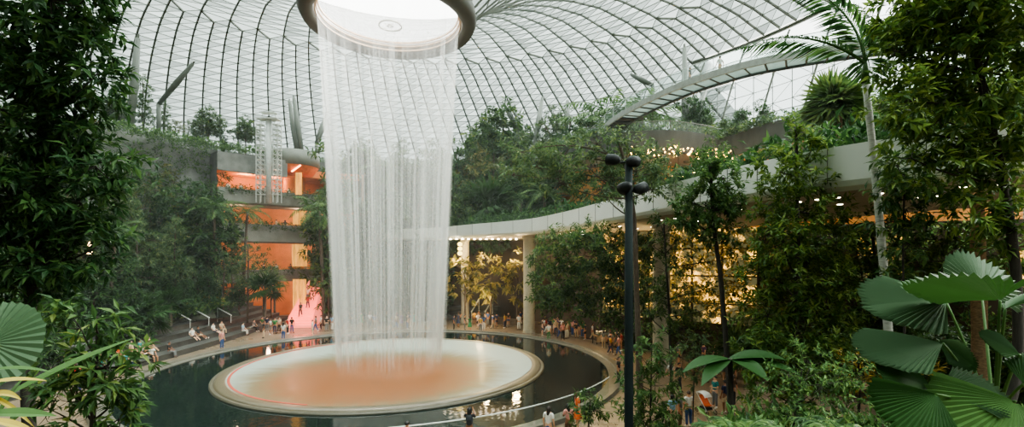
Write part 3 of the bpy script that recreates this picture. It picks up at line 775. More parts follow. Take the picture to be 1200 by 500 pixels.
for (a, b, da, db), lab in zip(rg_, slabs):
    p0, p1 = P(*b, db), P(*a, da)
    p1[2] = min(p1[2], np.interp(math.hypot(p1[0] - AX, p1[1] - AY), fr, fz) - .15)
    v = p1 - p0; big = 1.35 if 'thick' in lab or 'tall upright' in lab else 1.0
    # foot reaches down to the terrace
    t = thing('roof_strut', lab, 'strut', p0)
    obj('tube', MB().tube([(0, 0, 0), v * .5, v * .96], np.array([.24, .36, .2]) * big * (db / 60), 14), strut_m, t, smooth=True)
    obj('pin', MB().tube([v * .955, v], .1 * big, 8), steel, t)
    if p0[2] > 24.6: obj('foot', MB().tube([(0, 0, 0), (0, 0, -(p0[2] - 24.0))], .26 * big, 12), strut_m, t, smooth=True)

# ------------------------------------------------------------------ white service tower left of the fall
base = pol(33.2, -43.5, 16.7); d0 = base[1]
base = np.array(((315 - 600) / FPX * 59.5, 59.5, 16.0))
tw_ = thing('lift_tower', 'white open steel lift tower beside the orange lit balconies', 'tower', base)
topz = 25.4 - base[2]
obj('mast', MB().tube([(0, 0, -1), (0, 0, topz)], .34, 14), mat('mast_white', srgb(206, 210, 206), .4), tw_, smooth=True)
for s in (-1, 1):
    l_ = MB()
    for q in (.75, 1.35):
        for y in (-.45, .45): l_.tube([(s * q, y, -1), (s * q, y, topz - .6)], .05, 5)
    for i, z in enumerate(np.arange(0, topz - .6, .62)):
        l_.box((s * 1.05, 0, z), (.72, 1.0, .07))
        for y in (-.45, .45): l_.tube([(s * .75, y, z), (s * 1.35, y, z + .62)], .03, 4)
        if i % 3 == 0: l_.tube([(0, 0, z), (s * .75, 0, z)], .06, 5)
    obj('ladder_frame', l_, white_paint, tw_)
obj('crown_frame', MB().box((0, 0, topz), (2.6, 1.4, .12)).box((0, 0, topz + .8), (1.8, 1.0, .08)).tube([(-.8, 0, topz), (-.8, 0, topz + .8)], .04, 4).tube([(.8, 0, topz), (.8, 0, topz + .8)], .04, 4), white_paint, tw_)

# round balcony drum above the top floor
c = P(345, 196, 66); dr = thing('balcony_drum', 'round grey balcony with orange underside above the top floor', 'balcony', (c[0], c[1], 18.6))
obj('parapet', MB().lathe([(3.0, 2.0), (3.25, 2.0), (3.25, 4.0), (3.1, 4.0), (3.1, 2.3)], 40), slab_m, dr, smooth=True)
obj('underside', MB().lathe([(.01, 1.0), (2.4, 1.0), (3.1, 2.0)], 40), mat('orange_panel', srgb(222, 130, 76), .6), dr, smooth=True)
obj('light_bar', MB().tube([(.8, -2.55, 1.0), (1.9, -2.35, 1.9)], .09, 8), glow('bar_glow', srgb(255, 170, 110), 6), dr)
obj('stem', MB().lathe([(1.4, -2.0), (1.4, 1.0)], 30), orange, dr, smooth=True)

# golden curtains of light and pink stair
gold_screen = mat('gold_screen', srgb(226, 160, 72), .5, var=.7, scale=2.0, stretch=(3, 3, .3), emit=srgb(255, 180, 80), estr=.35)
for nm, px0, px1, py0, py1, d, lab in (('gold_screen', 343, 359, 327, 366, 58.5, 'tall golden mesh screen at the head of the pink stairs'),
                                       ('gold_screen', 342, 360, 286, 312, 60.5, 'golden mesh screen on the middle balcony'),
                                       ('gold_screen', 343, 358, 247, 263, 61.5, 'small golden mesh screen on the upper balcony'),
                                       ('gold_screen', 346, 354, 202, 228, 60.5, 'narrow golden leaf screen below the round balcony')):
    a, b = P(px0, py1, d), P(px1, py0, d)
    mb = MB(); n_ = 14; xs = np.linspace(0, b[0] - a[0], n_)
    mb.strip([[(x, .12 * math.sin(i * 1.7), z) for i, x in enumerate(xs)] for z in np.linspace(0, b[2] - a[2], 4)])
    tag(obj(nm, mb, gold_screen, loc=a), lab, 'screen')
st = thing('stair', 'pink lit stairs climbing from the pool edge to the lowest balcony', 'stairs', ((352 - 600) / FPX * 55.5, 55.5, 0), R(6))
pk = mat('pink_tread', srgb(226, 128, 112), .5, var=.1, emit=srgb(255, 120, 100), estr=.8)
for k in range(16):
    wk = 2.9 - .09 * k
    obj('step', MB().box((0, k * .38, .14 + k * .27), (wk, .40, .27)), pk, st)
obj('side_wall', MB().strip([[(-1.45, -.2, 0), (-.8, 6.0, 0)], [(-1.45, -.2, .9), (-.8, 6.0, 5.3)]]).strip([[(1.45, -.2, 0), (.8, 6.0, 0)], [(1.45, -.2, .9), (.8, 6.0, 5.3)]]), pk, st)
light('stair_lamp', 'POINT', ((352 - 600) / FPX * 54.5, 54.0, 3.5), 260, (1, .45, .35), .3)
# wall screen on the slab
p = P(317, 279, 59.0); tag(obj('wall_screen', MB().box((0, 0, 0), (1.3, .12, .75)), blackm, loc=pol(33.9, -46.8, 11.0), rz=R(46)), 'small black screen on the middle grey balcony front', 'screen')

# pairs of warm lamps on posts in the forest
for i, (px, py, d) in enumerate([(222, 278, 53), (227, 278, 53.4), (104, 286, 40)]):
    p = P(px, py, d); b0 = np.array((p[0], p[1], 3.0 if d > 45 else 2.2))
    t = thing('post_lamp', ['warm globe lamp on a thin post in the left forest, left of a close pair', 'warm globe lamp on a thin post in the left forest, right of a close pair', 'warm lamp on a post behind the large left tree'][i], 'lamp', b0)
    h_ = p[2] - b0[2]
    obj('post', MB().tube([(0, 0, -.5), (0, 0, h_ - .1)], .05, 6), blackm, t)
    for z in (0, -.65): obj('globe', MB().lathe([(.001, .24), (.17, .17), (.22, 0), (.17, -.15), (.001, -.2)], 12, c=(0, 0, h_ + z)), glow('globe_warm', (1, .6, .25), 7), t, smooth=True)

# string of small lamps under the canopy edge
for i in range(13):
    p = P(521 + i * 7.0, 281.5 - i * .12, 56.5); p[2] = 10.38
    tag(obj('string_lamp', MB().lathe([(.001, 0.02), (.12, .02), (.16, -.08), (.001, -.12)], 10), warm_white, loc=p), f'small round ceiling lamp under the canopy edge, {ORD[i]} from the waterfall', 'lamp', 'row of small lamps under the canopy edge')
t = thing('pendant_lamp', 'yellow pendant lantern under the canopy beside the waterfall', 'lamp', P(539, 282, 57))
pm = glow('lantern_yellow', (1, .75, .2), 3.0)
for z in (-.4, -.95, -1.5): obj('globe', MB().lathe([(.001, .26), (.22, .18), (.3, 0), (.22, -.18), (.001, -.26)], 14, c=(0, 0, z)), pm, t, smooth=True)
obj('cord', MB().tube([(0, 0, -.2), (0, 0, .3)], .03, 5), blackm, t)

# light pole with four spotlights in the right foreground
lp = thing('spotlight_pole', 'tall dark pole carrying four black spotlights right of the pool', 'light pole', (3.68, 15, 0))
obj('pole', MB().lathe([(.14, 0), (.135, 6), (.115, 11.0), (.001, 11.02)], 20), mat('pole_grey', srgb(28, 38, 38), .75, spec=.2), lp, smooth=True)
obj('base_plate', MB().box((0, 0, .03), (.5, .5, .06)), blackm, lp)
for (px, py, rx, rz) in ((719, 187, 20, 55), (741, 189, 25, -50), (733, 219, 40, 30), (750, 221, 10, -65)):
    p = P(px, py, 14.9) - np.array((3.68, 15, 0)); s_ = -1 if px < 736 else 1
    arm = obj('arm', MB().tube([(0, 0, p[2] - .05), (p[0] * .55, p[1], p[2] - .08), (p[0], p[1], p[2])], .035, 6), blackm, lp, smooth=True)
    M_ = (Matrix.Rotation(R(rz), 3, 'Z') @ Matrix.Rotation(R(-60 - rx), 3, 'X'))
    h_ = MB().lathe([(.001, -.22), (.10, -.2), (.17, -.05), (.18, .2), (.165, .2), (.15, .12), (.001, .1)], 16)
    h_.v = [v @ np.array(M_).T + p for v in h_.v]
    hd = obj('spotlight', h_, blackm, arm, smooth=True)

# handrails on the seating steps
for i, (px, py) in enumerate([(216, 372), (238, 369), (264, 366)]):
    p = G(px, py + 9, 1.6); t = thing('stair_handrail', f'white slanting handrail on the seating steps, {ORD[i]} from the left', 'handrail', p, group='handrails on the seating steps')
    obj('rail', MB().tube([(-.9, 0, 1.35), (.9, -.4, .55)], .05, 6), white_paint, t)
    for x, y, z in ((-.8, -.02, 1.3), (.8, -.36, .6)): obj('post', MB().tube([(x, y, -.2), (x, y, z)], .03, 5), white_paint, t)
for i, (px, py) in enumerate([(557, 357), (573, 357)]):
    p = P(px, py, 60); t = thing('stair_handrail', f'slanting pale handrail below the golden shrubs under the canopy, {["left", "right"][i]} one', 'handrail', (p[0], p[1], 0), group='handrails under the canopy')
    obj('rail', MB().tube([(-.5, 0, p[2] - .9), (.5, 0, p[2] + .8)], .09, 6), white_paint, t)
    for x in (-.45, .45): obj('post', MB().tube([(x, 0, 0), (x, 0, p[2] + (-.85 if x < 0 else .75))], .04, 5), white_paint, t)
# dark seating tiers behind the falls
for k in range(3):
    struct('seating_tier', MB().lathe([(27 + k * 1.4, 0), (27 + k * 1.4, .5 + .5 * k), (28.5 + k * 1.4, .5 + .5 * k)], 50, -18, 14, (AX, AY, 0)), step_m)
# ------------------------------------------------------------------ ground cover on the slopes (uncountable)
def cover(name, label, pts, L, W, m, rng, per=9, lift=.2):
    mb = MB(); n = len(pts)
    p = np.repeat(np.asarray(pts), per, 0); a = rng.uniform(0, 2 * PI, n * per); e_ = rng.uniform(.1, 1.2, n * per)
    d = np.stack([np.cos(a) * np.cos(e_), np.sin(a) * np.cos(e_), np.sin(e_)], 1)
    p = p + d * lift * rng.uniform(0, 1, (n * per, 1)) + rng.normal(size=p.shape) * .12
    mb.add(*leaf_arrays(p, d, unit(np.array((0, 0, 1.)) + rng.normal(size=d.shape) * .4), L * rng.uniform(.5, 1.3, n * per), W * rng.uniform(.6, 1.3, n * per)))
    return tag(obj(name, mb, m), label, 'ground cover', kind='stuff')
def slope_pts(n, a0, a1, ctrl, rng, clear=None):
    rr = np.sqrt(rng.uniform(ctrl[0][0] ** 2, ctrl[-1][0] ** 2, n)); aa = rng.uniform(a0, a1, n)
    zz = np.interp(rr, [c[0] for c in ctrl], [c[1] for c in ctrl])
    # rolling clumps
    zz = zz + .9 * np.clip(np.sin(rr * 1.1 + aa * .5) * np.sin(aa * .6 + rr * .3), 0, 1) + rng.uniform(0, .5, n)
    return np.stack([AX + rr * np.sin(np.radians(aa)), AY + rr * np.cos(np.radians(aa)), zz], 1)
rng = np.random.default_rng(21)
cover('ground_cover', 'dense low planting covering the slope left of the pool', slope_pts(4200, -115, -54, SL_L, rng), .75, .26, g2, rng, lift=.6)
cover('ground_cover', 'planting on the slope above the orange balconies', slope_pts(500, -53, -22, SL_B, rng), .7, .25, g4, rng, lift=.5)
cover('ground_cover', 'dense planting on the slope behind and right of the waterfall', slope_pts(4300, -21, 34, SL_R, rng), .8, .28, g4, rng, lift=.7)
def arc_pts(r0, r1, a0, a1, z, n, dz=.5):
    a = rng.uniform(a0, a1, n); r = rng.uniform(r0, r1, n)
    return np.stack([AX + r * np.sin(np.radians(a)), AY + r * np.cos(np.radians(a)), z + rng.uniform(0, dz, n)], 1)
cover('ground_cover', 'clipped hedge along the upper left terrace wall', arc_pts(52, 53.6, -112, -22, 24.4, 900, .9), .4, .16, g3, rng, lift=.3)
cover('ground_cover', 'planting along the top of the slope right of the waterfall', arc_pts(51, 54.5, -22, 36, 23.6, 900, 1.6), .6, .24, g4, rng, lift=.6)
for nm, z in (('upper', 16.7), ('middle', 12.3), ('lower', 6.5)):
    cover('trailing_plants', f'green plants trailing over the {nm} grey balcony edge', arc_pts(33.75, 34.3, -52, -22, z - .75, 260, 1.0),   .3, .12, g2, rng, lift=.25)
cover('trailing_plants', 'green plants hanging down the tall grey wall on the left', arc_pts(35.9, 36.5, -69, -50.8, 14, 420, 7.5), .34, .14, g3, rng, lift=.35)
cover('trailing_plants', 'hedge along the top of the grey wall above the orange balcony', arc_pts(34.2, 35.6, -69, -38, 21.2, 420, .9), .34, .14, g3, rng, lift=.3)
hp = np.array([(xedge(y) - 5.6 + rng.uniform(-.7, 1.0), y, 2.35 + rng.uniform(0, .7)) for y in rng.uniform(33, 62, 700)])
cover('hedge', 'low green hedge behind the dark seating steps', hp, .42, .16, g2, rng, lift=.3)
tp = tw[rng.integers(0, len(tw), 500)]; tp = np.column_stack([tp[:, 0] + rng.normal(size=500) * .6, tp[:, 1] + rng.uniform(.3, 2.5, 500), 21.6 + rng.uniform(0, .9, 500)])
cover('ground_cover', 'planting on top of the curved grey planter wall', tp, .5, .2, g2, rng, lift=.4)
k_ = rng.integers(14, len(ed), 900); q_ = rng.uniform(.8, 6, 900)
cp = np.column_stack([ed[k_] + nor[k_] * q_[:, None], 11.7 + rng.uniform(0, .8, 900) + (q_ > 2) * .4])
cover('ground_cover', 'planting along the roof of the white canopy', cp, .5, .2, g1, rng, lift=.5)
gp_ = gw[rng.integers(3, len(gw) - 8, 1500)]
gp_ = np.column_stack([gp_[:, 0] - .5 + rng.normal(size=1500) * .6, gp_[:, 1] - .7 + rng.normal(size=1500) * .6, rng.uniform(.2, 10, 1500)])
lit_ = (gp_[:, 0] < 20) & (gp_[:, 2] > 3.4)
cover('climbing_plants', 'dark green climbing plants below and beside the golden trellis wall', gp_[~lit_], .45, .18, g2, rng, lift=.5)
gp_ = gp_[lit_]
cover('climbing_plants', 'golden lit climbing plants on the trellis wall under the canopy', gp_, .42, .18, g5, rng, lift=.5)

# near banks with planting below the camera
def bank(name, x0, x1, y0, y1, zf):
    xs = np.linspace(x0, x1, 22); ys = np.linspace(y0, y1, 14)
    return struct(name, MB().strip([[(x, y, zf(x, y)) for x in xs] for y in ys]), soil, True)
zr = lambda x, y: 3.4 * min(1, max(0, (x - 3.2) / 2.0)) * min(1, max(0, (14.5 - y) / 2.5)) - .05
zl = lambda x, y: 2.2 * min(1, max(0, (-4.0 - x) / 1.5)) * min(1, max(0, (15.5 - y) / 4)) - .05
bank('floor_bank_right', 3.0, 22, 5, 15, zr); bank('floor_bank_left', -20, -3.5, 4, 17, zl)
def bankpts(n, x0, x1, y0, y1, zf):
    x = rng.uniform(x0, x1, n); y = rng.uniform(y0, y1, n); return np.array([(a, b, zf(a, b) + .1 + rng.uniform(0, .5)) for a, b in zip(x, y)])
cover('ground_cover', 'low planting on the near bank at the bottom right', bankpts(1500, 4.5, 18, 6, 14.5, zr), .34, .11, g2, rng, lift=.5)
cover('ground_cover', 'low planting on the near bank at the bottom left', bankpts(1000, -18, -5, 5, 15, zl), .34, .11, g1, rng, lift=.4)

# ------------------------------------------------------------------ large foreground trees
rg = np.random.default_rng(3)
d = 11; base = P(40, 0, d); base[2] = 1.9
make_tree('broadleaf_tree', 'huge dark green tree filling the left edge of the view', base,
    [base, P(30, 420, d), P(40, 300, d), P(48, 200, d), P(50, 60, d), P(55, -60, d)], .14,
    pxblobs([(60, 0, 62), (20, 60, 60), (88, 40, 34), (80, 95, 50), (108, 92, 24), (22, 140, 60), (85, 150, 34), (112, 195, 30), (60, 215, 60), (15, 235, 50), (95, 238, 36), (20, 300, 45), (78, 292, 42), (112, 290, 28), (40, 350, 42), (-30, 100, 60), (-30, 250, 60), (140, 185, 14), (92, 5, 28)], d, .9, rg), g1, bark_dark, 31, dens=70, L=.30, W=.105, per=12, twig=.34, droop=.2, br=.045, twigs=160)
d = 7.0; base = P(105, 0, d); base[2] = 2.0
make_tree('broadleaf_shrub', 'leafy shrub at lower left in front of the pool, below the huge tree', base,
    [base, P(108, 520, d), P(110, 450, d), P(115, 390, d)], .05,
    pxblobs([(95, 385, 34), (114, 372, 17), (75, 420, 32), (125, 430, 34), (95, 470, 40), (140, 465, 22), (138, 414, 14), (60, 480, 30), (165, 425, 10), (140, 490, 22)], d, .8, rg), g2, bark_dark, 32, dens=110, L=.23, W=.075, per=11, twig=.22, br=.02, droop=.3)
d = 12; base = P(1170, 0, d); base[2] = 3.2
make_tree('broadleaf_tree', 'large leafy tree spreading over the upper right corner', base,
    [base, P(1196, 420, d), P(1190, 300, d), P(1172, 190, d), P(1150, 100, d), P(1140, 10, d), P(1138, -40, d)], .13,
    pxblobs([(1065, 15, 36), (1112, 20, 46), (1165, 15, 50), (1050, 62, 26), (1092, 75, 46), (1150, 80, 50), (1195, 60, 50), (1058, 118, 32), (1100, 140, 42), (1160, 150, 46), (1200, 140, 40), (1068, 185, 24), (1120, 200, 32), (1180, 210, 40), (1050, 150, 16), (1140, 250, 22), (1190, 275, 36), (1110, -20, 60), (1180, -20, 60)], d, .9, rg), g9, bark_dark, 33, dens=78, L=.30, W=.10, per=12, twig=.34, droop=.25, br=.04, twigs=140)
d = 13.5; base = P(1065, 0, d); base[2] = 1.0
make_tree('broadleaf_tree', 'slim young tree with drooping leaves before the white canopy, under the tall palm', base,
    [base, P(1062, 500, d), P(1060, 400, d), P(1058, 300, d), P(1060, 205, d)], .045,
    pxblobs([(1052, 195, 19), (1072, 212, 20), (1045, 225, 17), (1062, 245, 20), (1042, 260, 14), (1078, 255, 12), (1105, 225, 12), (1066, 285, 16), (1052, 330, 18)], d, .9, rg), g2, bark_dark, 34, dens=85, L=.27, W=.09, per=11, twig=.3, br=.025, droop=.35)
d = 17; base = P(935, 0, d); base[2] = -.05
make_tree('broadleaf_tree', 'tall dense narrow tree right of the golden garden wall', base,
    [base, P(935, 500, d), P(930, 400, d), P(935, 300, d), P(933, 160, d)], .13,
    pxblobs([(932, 152, 12), (928, 172, 20), (950, 178, 14), (912, 200, 24), (942, 208, 26), (905, 240, 24), (935, 250, 34), (968, 248, 22), (918, 285, 32), (955, 290, 32), (980, 285, 18), (895, 320, 26), (932, 330, 36), (970, 330, 30), (900, 370, 30), (945, 375, 36), (980, 378, 24), (890, 415, 28), (930, 425, 36), (970, 425, 30), (905, 460, 30), (955, 465, 32)], d, .9, rg), g9, bark_dark, 35, dens=64, L=.28, W=.10, per=12, twig=.34, br=.04, droop=.2, twigs=120)
d = 19; base = P(858, 0, d); base[2] = -.02
make_tree('broadleaf_tree', 'slender tree with tufted crown and thin leaning trunk crossing the white canopy', base,
    [base, P(856, 470, d), P(850, 390, d), P(844, 320, d), P(836, 265, d), P(832, 185, d)], .13,
    pxblobs([(830, 186, 13), (826, 202, 10), (848, 208, 15), (836, 218, 10), (808, 236, 15), (826, 240, 15), (853, 232, 14), (844, 250, 15), (812, 255, 13), (798, 262, 12), (864, 242, 9), (830, 268, 16), (855, 272, 10)], d, .9, rg), g3, bark_dark, 36, dens=120, L=.27, W=.105, per=12, twig=.3, br=.04, droop=.15)
d = 24; base = P(752, 0, d); base[2] = -.02
make_tree('spreading_tree', 'wide tree with layered airy crown in front of the left part of the white canopy', base,
    [base, P(749, 430, d), P(746, 340, d), P(744, 260, d), P(735, 200, d), P(725, 165, d)], .17,
    pxblobs([(700, 168, 34, .4), (735, 175, 30, .4), (662, 180, 30, .35), (628, 196, 30, .35), (600, 205, 18, .35), (690, 196, 36, .35), (745, 200, 36, .4), (655, 214, 32, .32), (705, 222, 34, .35), (760, 222, 30, .35), (775, 205, 20, .35), (785, 182, 18, .35), (610, 178, 16, .35)], d, .9, rg), g4, bark, 37, dens=36, L=.30, W=.11, per=14, twig=.6, br=.05, droop=.1, twigs=160)
d = 32; base = P(748, 0, 33); base[2] = -.02
make_tree('spreading_tree', 'low dark wide tree leaning left over the crowd by the pale round column', base,
    [base, P(748, 400, 33), P(744, 350, 33), P(728, 320, d), P(712, 300, d), P(700, 280, d)], .17,
    pxblobs([(690, 276, 24, .5), (662, 282, 24, .5), (722, 280, 24, .5), (645, 300, 24, .6), (685, 298, 36, .6), (730, 300, 32, .6), (760, 290, 22, .6), (650, 330, 28, .6), (690, 332, 36, .6), (735, 335, 32, .6), (665, 358, 26, .5), (715, 360, 30, .5), (640, 352, 18, .5), (756, 355, 24, .5)], d, .9, rg), g2, bark, 38, dens=40, L=.36, W=.13, per=13, twig=.6, br=.06, droop=.15, twigs=90)
d = 26; base = P(788, 0, d); base[2] = -.02
make_tree('broadleaf_tree', 'thin open tree in front of the golden garden wall, left of the leaning trunk', base,
    [base, P(786, 430, d), P(784, 360, d), P(780, 300, d), P(778, 262, d)], .09,
    pxblobs([(775, 262, 16, .6), (792, 280, 18, .5), (765, 288, 18, .5), (806, 300, 18, .5), (780, 318, 24, .5), (760, 335, 22, .5), (808, 335, 22, .5), (785, 358, 26, .5), (820, 365, 20, .5), (762, 372, 20, .5), (800, 385, 24, .5), (870, 300, 16, .5), (862, 330, 18, .5)], d, .9, rg), g2, bark_dark, 39, dens=26, L=.30, W=.11, per=12, twig=.45, br=.035, droop=.15)
d = 21; base = P(1030, 0, d); base[2] = -.02
make_tree('broadleaf_tree', 'mid green tree under the canopy edge, behind the big fan palm leaves', base,
    [base, P(1030, 480, d), P(1028, 380, d), P(1025, 300, d), P(1022, 260, d)], .12,
    pxblobs([(1015, 262, 20), (1000, 292, 22), (1035, 300, 22), (1010, 325, 26), (1075, 300, 18), (1048, 335, 22), (995, 352, 24), (1095, 280, 18), (1030, 368, 28), (1068, 365, 22), (1005, 395, 28), (1045, 402, 26), (1120, 300, 18), (1155, 310, 22)], d, .9, rg), g2, bark_dark, 40, dens=44, L=.32, W=.12, per=12, twig=.4, br=.04, droop=.2)
d = 18.5
for i, (bx, blobs, lab) in enumerate([
    (762, [(768, 398, 12), (752, 418, 18), (778, 425, 16), (745, 445, 16), (768, 452, 22), (750, 478, 22), (785, 482, 20), (765, 495, 24), (735, 470, 14)], 'tall leafy shrub just right of the spotlight pole'),
    (690, [(690, 462, 10), (684, 475, 14), (697, 480, 13), (690, 494, 16)], 'small bushy shrub in front of the pool near the people in orange'),
    (812, [(815, 408, 14), (800, 420, 14), (826, 425, 14), (812, 440, 12)], 'feathery shrub beside the stroller on the right plaza')]):
    base = P(bx, 0, d + i); base[2] = -.02
    make_tree('leafy_shrub', lab, base, [base, P(bx, 490, d + i), P(bx + 2, blobs[0][1] + 6, d + i)], .04, pxblobs(blobs, d + i, .9, rg), (g3, g2, g4)[i], bark_dark, 50 + i, dens=50, L=.30, W=.095, per=10, twig=.26, br=.018, droop=.35)
d = 11.5; base = P(905, 0, d); base[2] = 2.6
make_tree('leafy_shrub', 'fine leaved shrub in front of the tall narrow tree at the bottom', base, [base, P(930, 500, d), P(940, 430, d)], .04,
    pxblobs([(950, 425, 24), (985, 432, 22), (925, 440, 20), (1010, 440, 20), (960, 455, 30), (1000, 470, 26), (905, 470, 20), (935, 488, 28), (980, 495, 26)], d, .9, rg), g3, bark_dark, 54, dens=70, L=.15, W=.05, per=12, twig=.25, br=.015, droop=.15)

# golden lit shrubs under the canopy
for i, (px, d, blobs) in enumerate([(545, 58, [(540, 315, 14), (552, 322, 16), (538, 335, 14), (550, 345, 12)]), (575, 57.5, [(572, 312, 15), (585, 322, 15), (568, 332, 15), (580, 345, 12)]), (606, 57, [(604, 308, 12), (610, 322, 14), (600, 336, 12), (612, 342, 10)])]):
    base = np.array(((px - 600) / FPX * d, d, -.02))
    make_tree('golden_tree', f'golden lit broad leaved tree under the canopy right of the waterfall, {ORD[i]} from the left', base, [base, P(px, 360, d), P(px, 325, d)], .16, pxblobs(blobs, d, .9, rg), g5, bark, 60 + i, dens=5, L=.75, W=.36, per=11, twig=.6, br=.06, droop=.35, twigs=20)

# ------------------------------------------------------------------ palms
def palm(name, label, base, lean, height, nf, flen, leaflet, m, tm, seed, tr=.14, shaft=0.0, elev=(.1, 1.3), curve=1.0, nl=26, w=.05, aznd=None):
    rng = np.random.default_rng(seed); root = thing(name, label, 'palm', base)
    top = np.array((lean[0], lean[1], height)); tk = bez((0, 0, -.05), top, (-lean[0] * .25, 0, 0), 14)
    rr = np.linspace(tr * 1.25, tr * .8, 14); rr[::2] *= 1.06
    obj('trunk', MB().tube(tk, rr, 12), tm, root, smooth=True)
    if shaft: obj('crownshaft', MB().tube([top - (0, 0, .1), top + (0, 0, shaft * .5), top + (0, 0, shaft)], [tr * 1.05, tr * .95, tr * .5], 12), g3, root, smooth=True)
    for k in range(nf):
        az = aznd[k][0] if aznd else k * 2.4 + rng.uniform(-.3, .3); el = aznd[k][1] if aznd else elev[0] + (elev[1] - elev[0]) * (k / nf) + rng.uniform(-.1, .1)
        fl_ = flen * (aznd[k][2] if aznd and len(aznd[k]) > 2 else rng.uniform(.85, 1.1))
        mb, sm = MB(), MB()
        frond(mb, sm, top + (0, 0, shaft), az, el, fl_, leaflet, rng, curve * rng.uniform(.85, 1.15), nl, w)
        f_ = obj('frond', mb, m, root); obj('midrib', sm, g3, f_)
    return root
d = 14.5; b_ = P(1052, 0, d); b_[2] = .5
h_ = P(1014, 82, d) - b_
palm('tall_palm', 'tall palm with slim white trunk and feather fronds at upper right', b_, h_, h_[2] - .3, 6, 3.9, 1.05, g1, bark_pale, 71, tr=.11, shaft=.5, nl=46, w=.085, curve=.8,
     aznd=[(-1.57, .62, 1.05), (-1.5, 1.42, .95), (.2, 1.45, 1.0), (1.2, 1.1, .8), (2.6, 1.2, .6), (.7, .6, .7)])
def fanpalm(name, label, base, lean, height, nf, Rl, m, tm, seed, tr=.16, pet=.8, scale=1):
    rng = np.random.default_rng(seed); root = thing(name, label, 'palm', base)
    top = np.array((lean[0], lean[1], height)); tk = bez((0, 0, -.05), top, (0, 0, 0), 10)
    rr = np.linspace(tr, tr * .9, 10); rr[::2] *= 1.12
    obj('trunk', MB().tube(tk, rr, 12), tm, root)
    for k in range(nf):
        az = k * 2.4; el = rng.uniform(-.45, 1.5)
        dr = np.array((math.sin(az) * math.cos(el), math.cos(az) * math.cos(el), math.sin(el)))
        hub = top + dr * pet * rng.uniform(.8, 1.1)
        dr2 = unit(dr + np.array((0, 0, -.25)))
        lf = MB(); spiky(lf, hub, dr2, np.array((0, 0, 1.)) + rng.normal(size=3) * .3, Rl * rng.uniform(.85, 1.1), rng)
        f_ = obj('frond', lf, m, root); obj('petiole', MB().tube(bez(top, hub, (0, 0, .05), 5), .02, 4), g3, f_)
    return root
d = 30; b_ = P(978, 0, d); b_[2] = 11.5; h_ = P(974, 128, d) - b_
fanpalm('fan_palm', 'bushy fan palm with brown trunk standing on the white canopy', b_, (0, 0), h_[2], 60, 1.65, g2, bark_tan, 72, tr=.42, pet=1.0)
d = 16; b_ = P(1150, 0, d); b_[2] = .5; h_ = P(1142, 105, d) - b_
palm('tall_palm', 'thick ringed palm trunk behind the large tree at upper right', b_, h_, h_[2], 7, 3.0, .7, g2, bark_tan, 73, tr=.2, elev=(.4, 1.3))
# background palm kind
pal0 = palm('feather_palm', 'x', (0, 0, 0), (.3, 0), 5.2, 13, 2.9, .75, g3, bark, 74, tr=.15, elev=(-.15, 1.25), nl=16, w=.10)
hpal = palm('slim_palm', 'x', (0, 0, 0), (.5, .2), 10.5, 13, 3.0, .8, g3, bark, 78, tr=.15, elev=(-.15, 1.25), nl=16, w=.10)
fan0 = fanpalm('small_fan_palm', 'x', (0, 0, 0), (0, 0), 2.0, 14, 1.3, g7, bark, 75, tr=.14, pet=.9)

# ------------------------------------------------------------------ background tree kinds
Z3 = (0, 0, 0)
def proto(name, h, tr, blobs, leafm, barkm, seed, **k):
    return make_tree(name, 'x', Z3, [(0, 0, -.6), (.1, 0, h * .4), (0, .1, h * .7), (.05, 0, h * .95)], tr, blobs, leafm, barkm, seed, **k)
rg = np.random.default_rng(9)
def rb(n, h0, h1, r0, r1, s): return [((rg.normal() * s, rg.normal() * s, h0 + (h1 - h0) * (i + .5) / n), r0 + (r1 - r0) * i / n) for i in range(n)]
kinds = {
 'round': proto('round_tree', 5, .12, [((0, 0, 4.2), 1.5), ((.9, .2, 3.6), 1.2), ((-.9, -.1, 3.6), 1.2), ((0, .8, 3.5), 1.2), ((.1, -.8, 3.3), 1.2), ((0, 0, 5.2), 1.0)], g2, bark, 81, dens=36, L=.36, W=.15, twig=.4, per=12, br=.05, twigs=30),
 'narrow': proto('narrow_tree', 7.5, .09, rb(8, 1.6, 8.0, .95, .45, .22), g2, bark, 82, dens=34, L=.34, W=.12, twig=.4, br=.03, twigs=40),
 'tier': proto('tiered_tree', 8, .11, [((rg.normal() * .5, rg.normal() * .5, z), np.array((r, r, .32))) for z, r in ((3.6, 2.1), (4.7, 2.3), (5.8, 1.9), (6.8, 1.5), (7.7, .9))], g4, bark, 83, dens=22, L=.32, W=.13, twig=.5, droop=.05, br=.035, twigs=60),
 'tall': proto('tall_tree', 12, .14, rb(9, 5.0, 12.5, 1.5, .8, .55), g4, bark, 84, dens=22, L=.42, W=.15, twig=.5, br=.05, twigs=60),
 'bushy': proto('bushy_tree', 6, .12, rb(10, 1.2, 6.4, 1.5, .9, .8), g1, bark, 85, dens=24, L=.45, W=.17, twig=.5, br=.05, twigs=40),
 'olive': proto('olive_tree', 5.5, .1, [((rg.normal() * .8, rg.normal() * .8, z), np.array((r, r, .5))) for z, r in ((3.0, 1.6), (3.8, 1.9), (4.6, 1.7), (5.3, 1.1))], leafmat('leaf_olive', [(0, (.05, .075, .02)), (.6, (.11, .13, .04)), (1, (.22, .2, .07))]), bark, 86, dens=26, L=.3, W=.12, twig=.4, droop=.1, br=.035, twigs=50),
 'yellow': proto('yellow_shrub', 3.4, .07, [((0, 0, 2.6), (1.5, 1.2, .35)), ((.4, 0, 3.1), (.9, .9, .3)), ((-.7, 0, 3.2), (.7, .7, .25))], g6, bark_dark, 87, dens=16, L=.5, W=.14, twig=.5, droop=.3, br=.02, twigs=20),
 'palm': pal0, 'fan': fan0, 'hpalm': hpal}
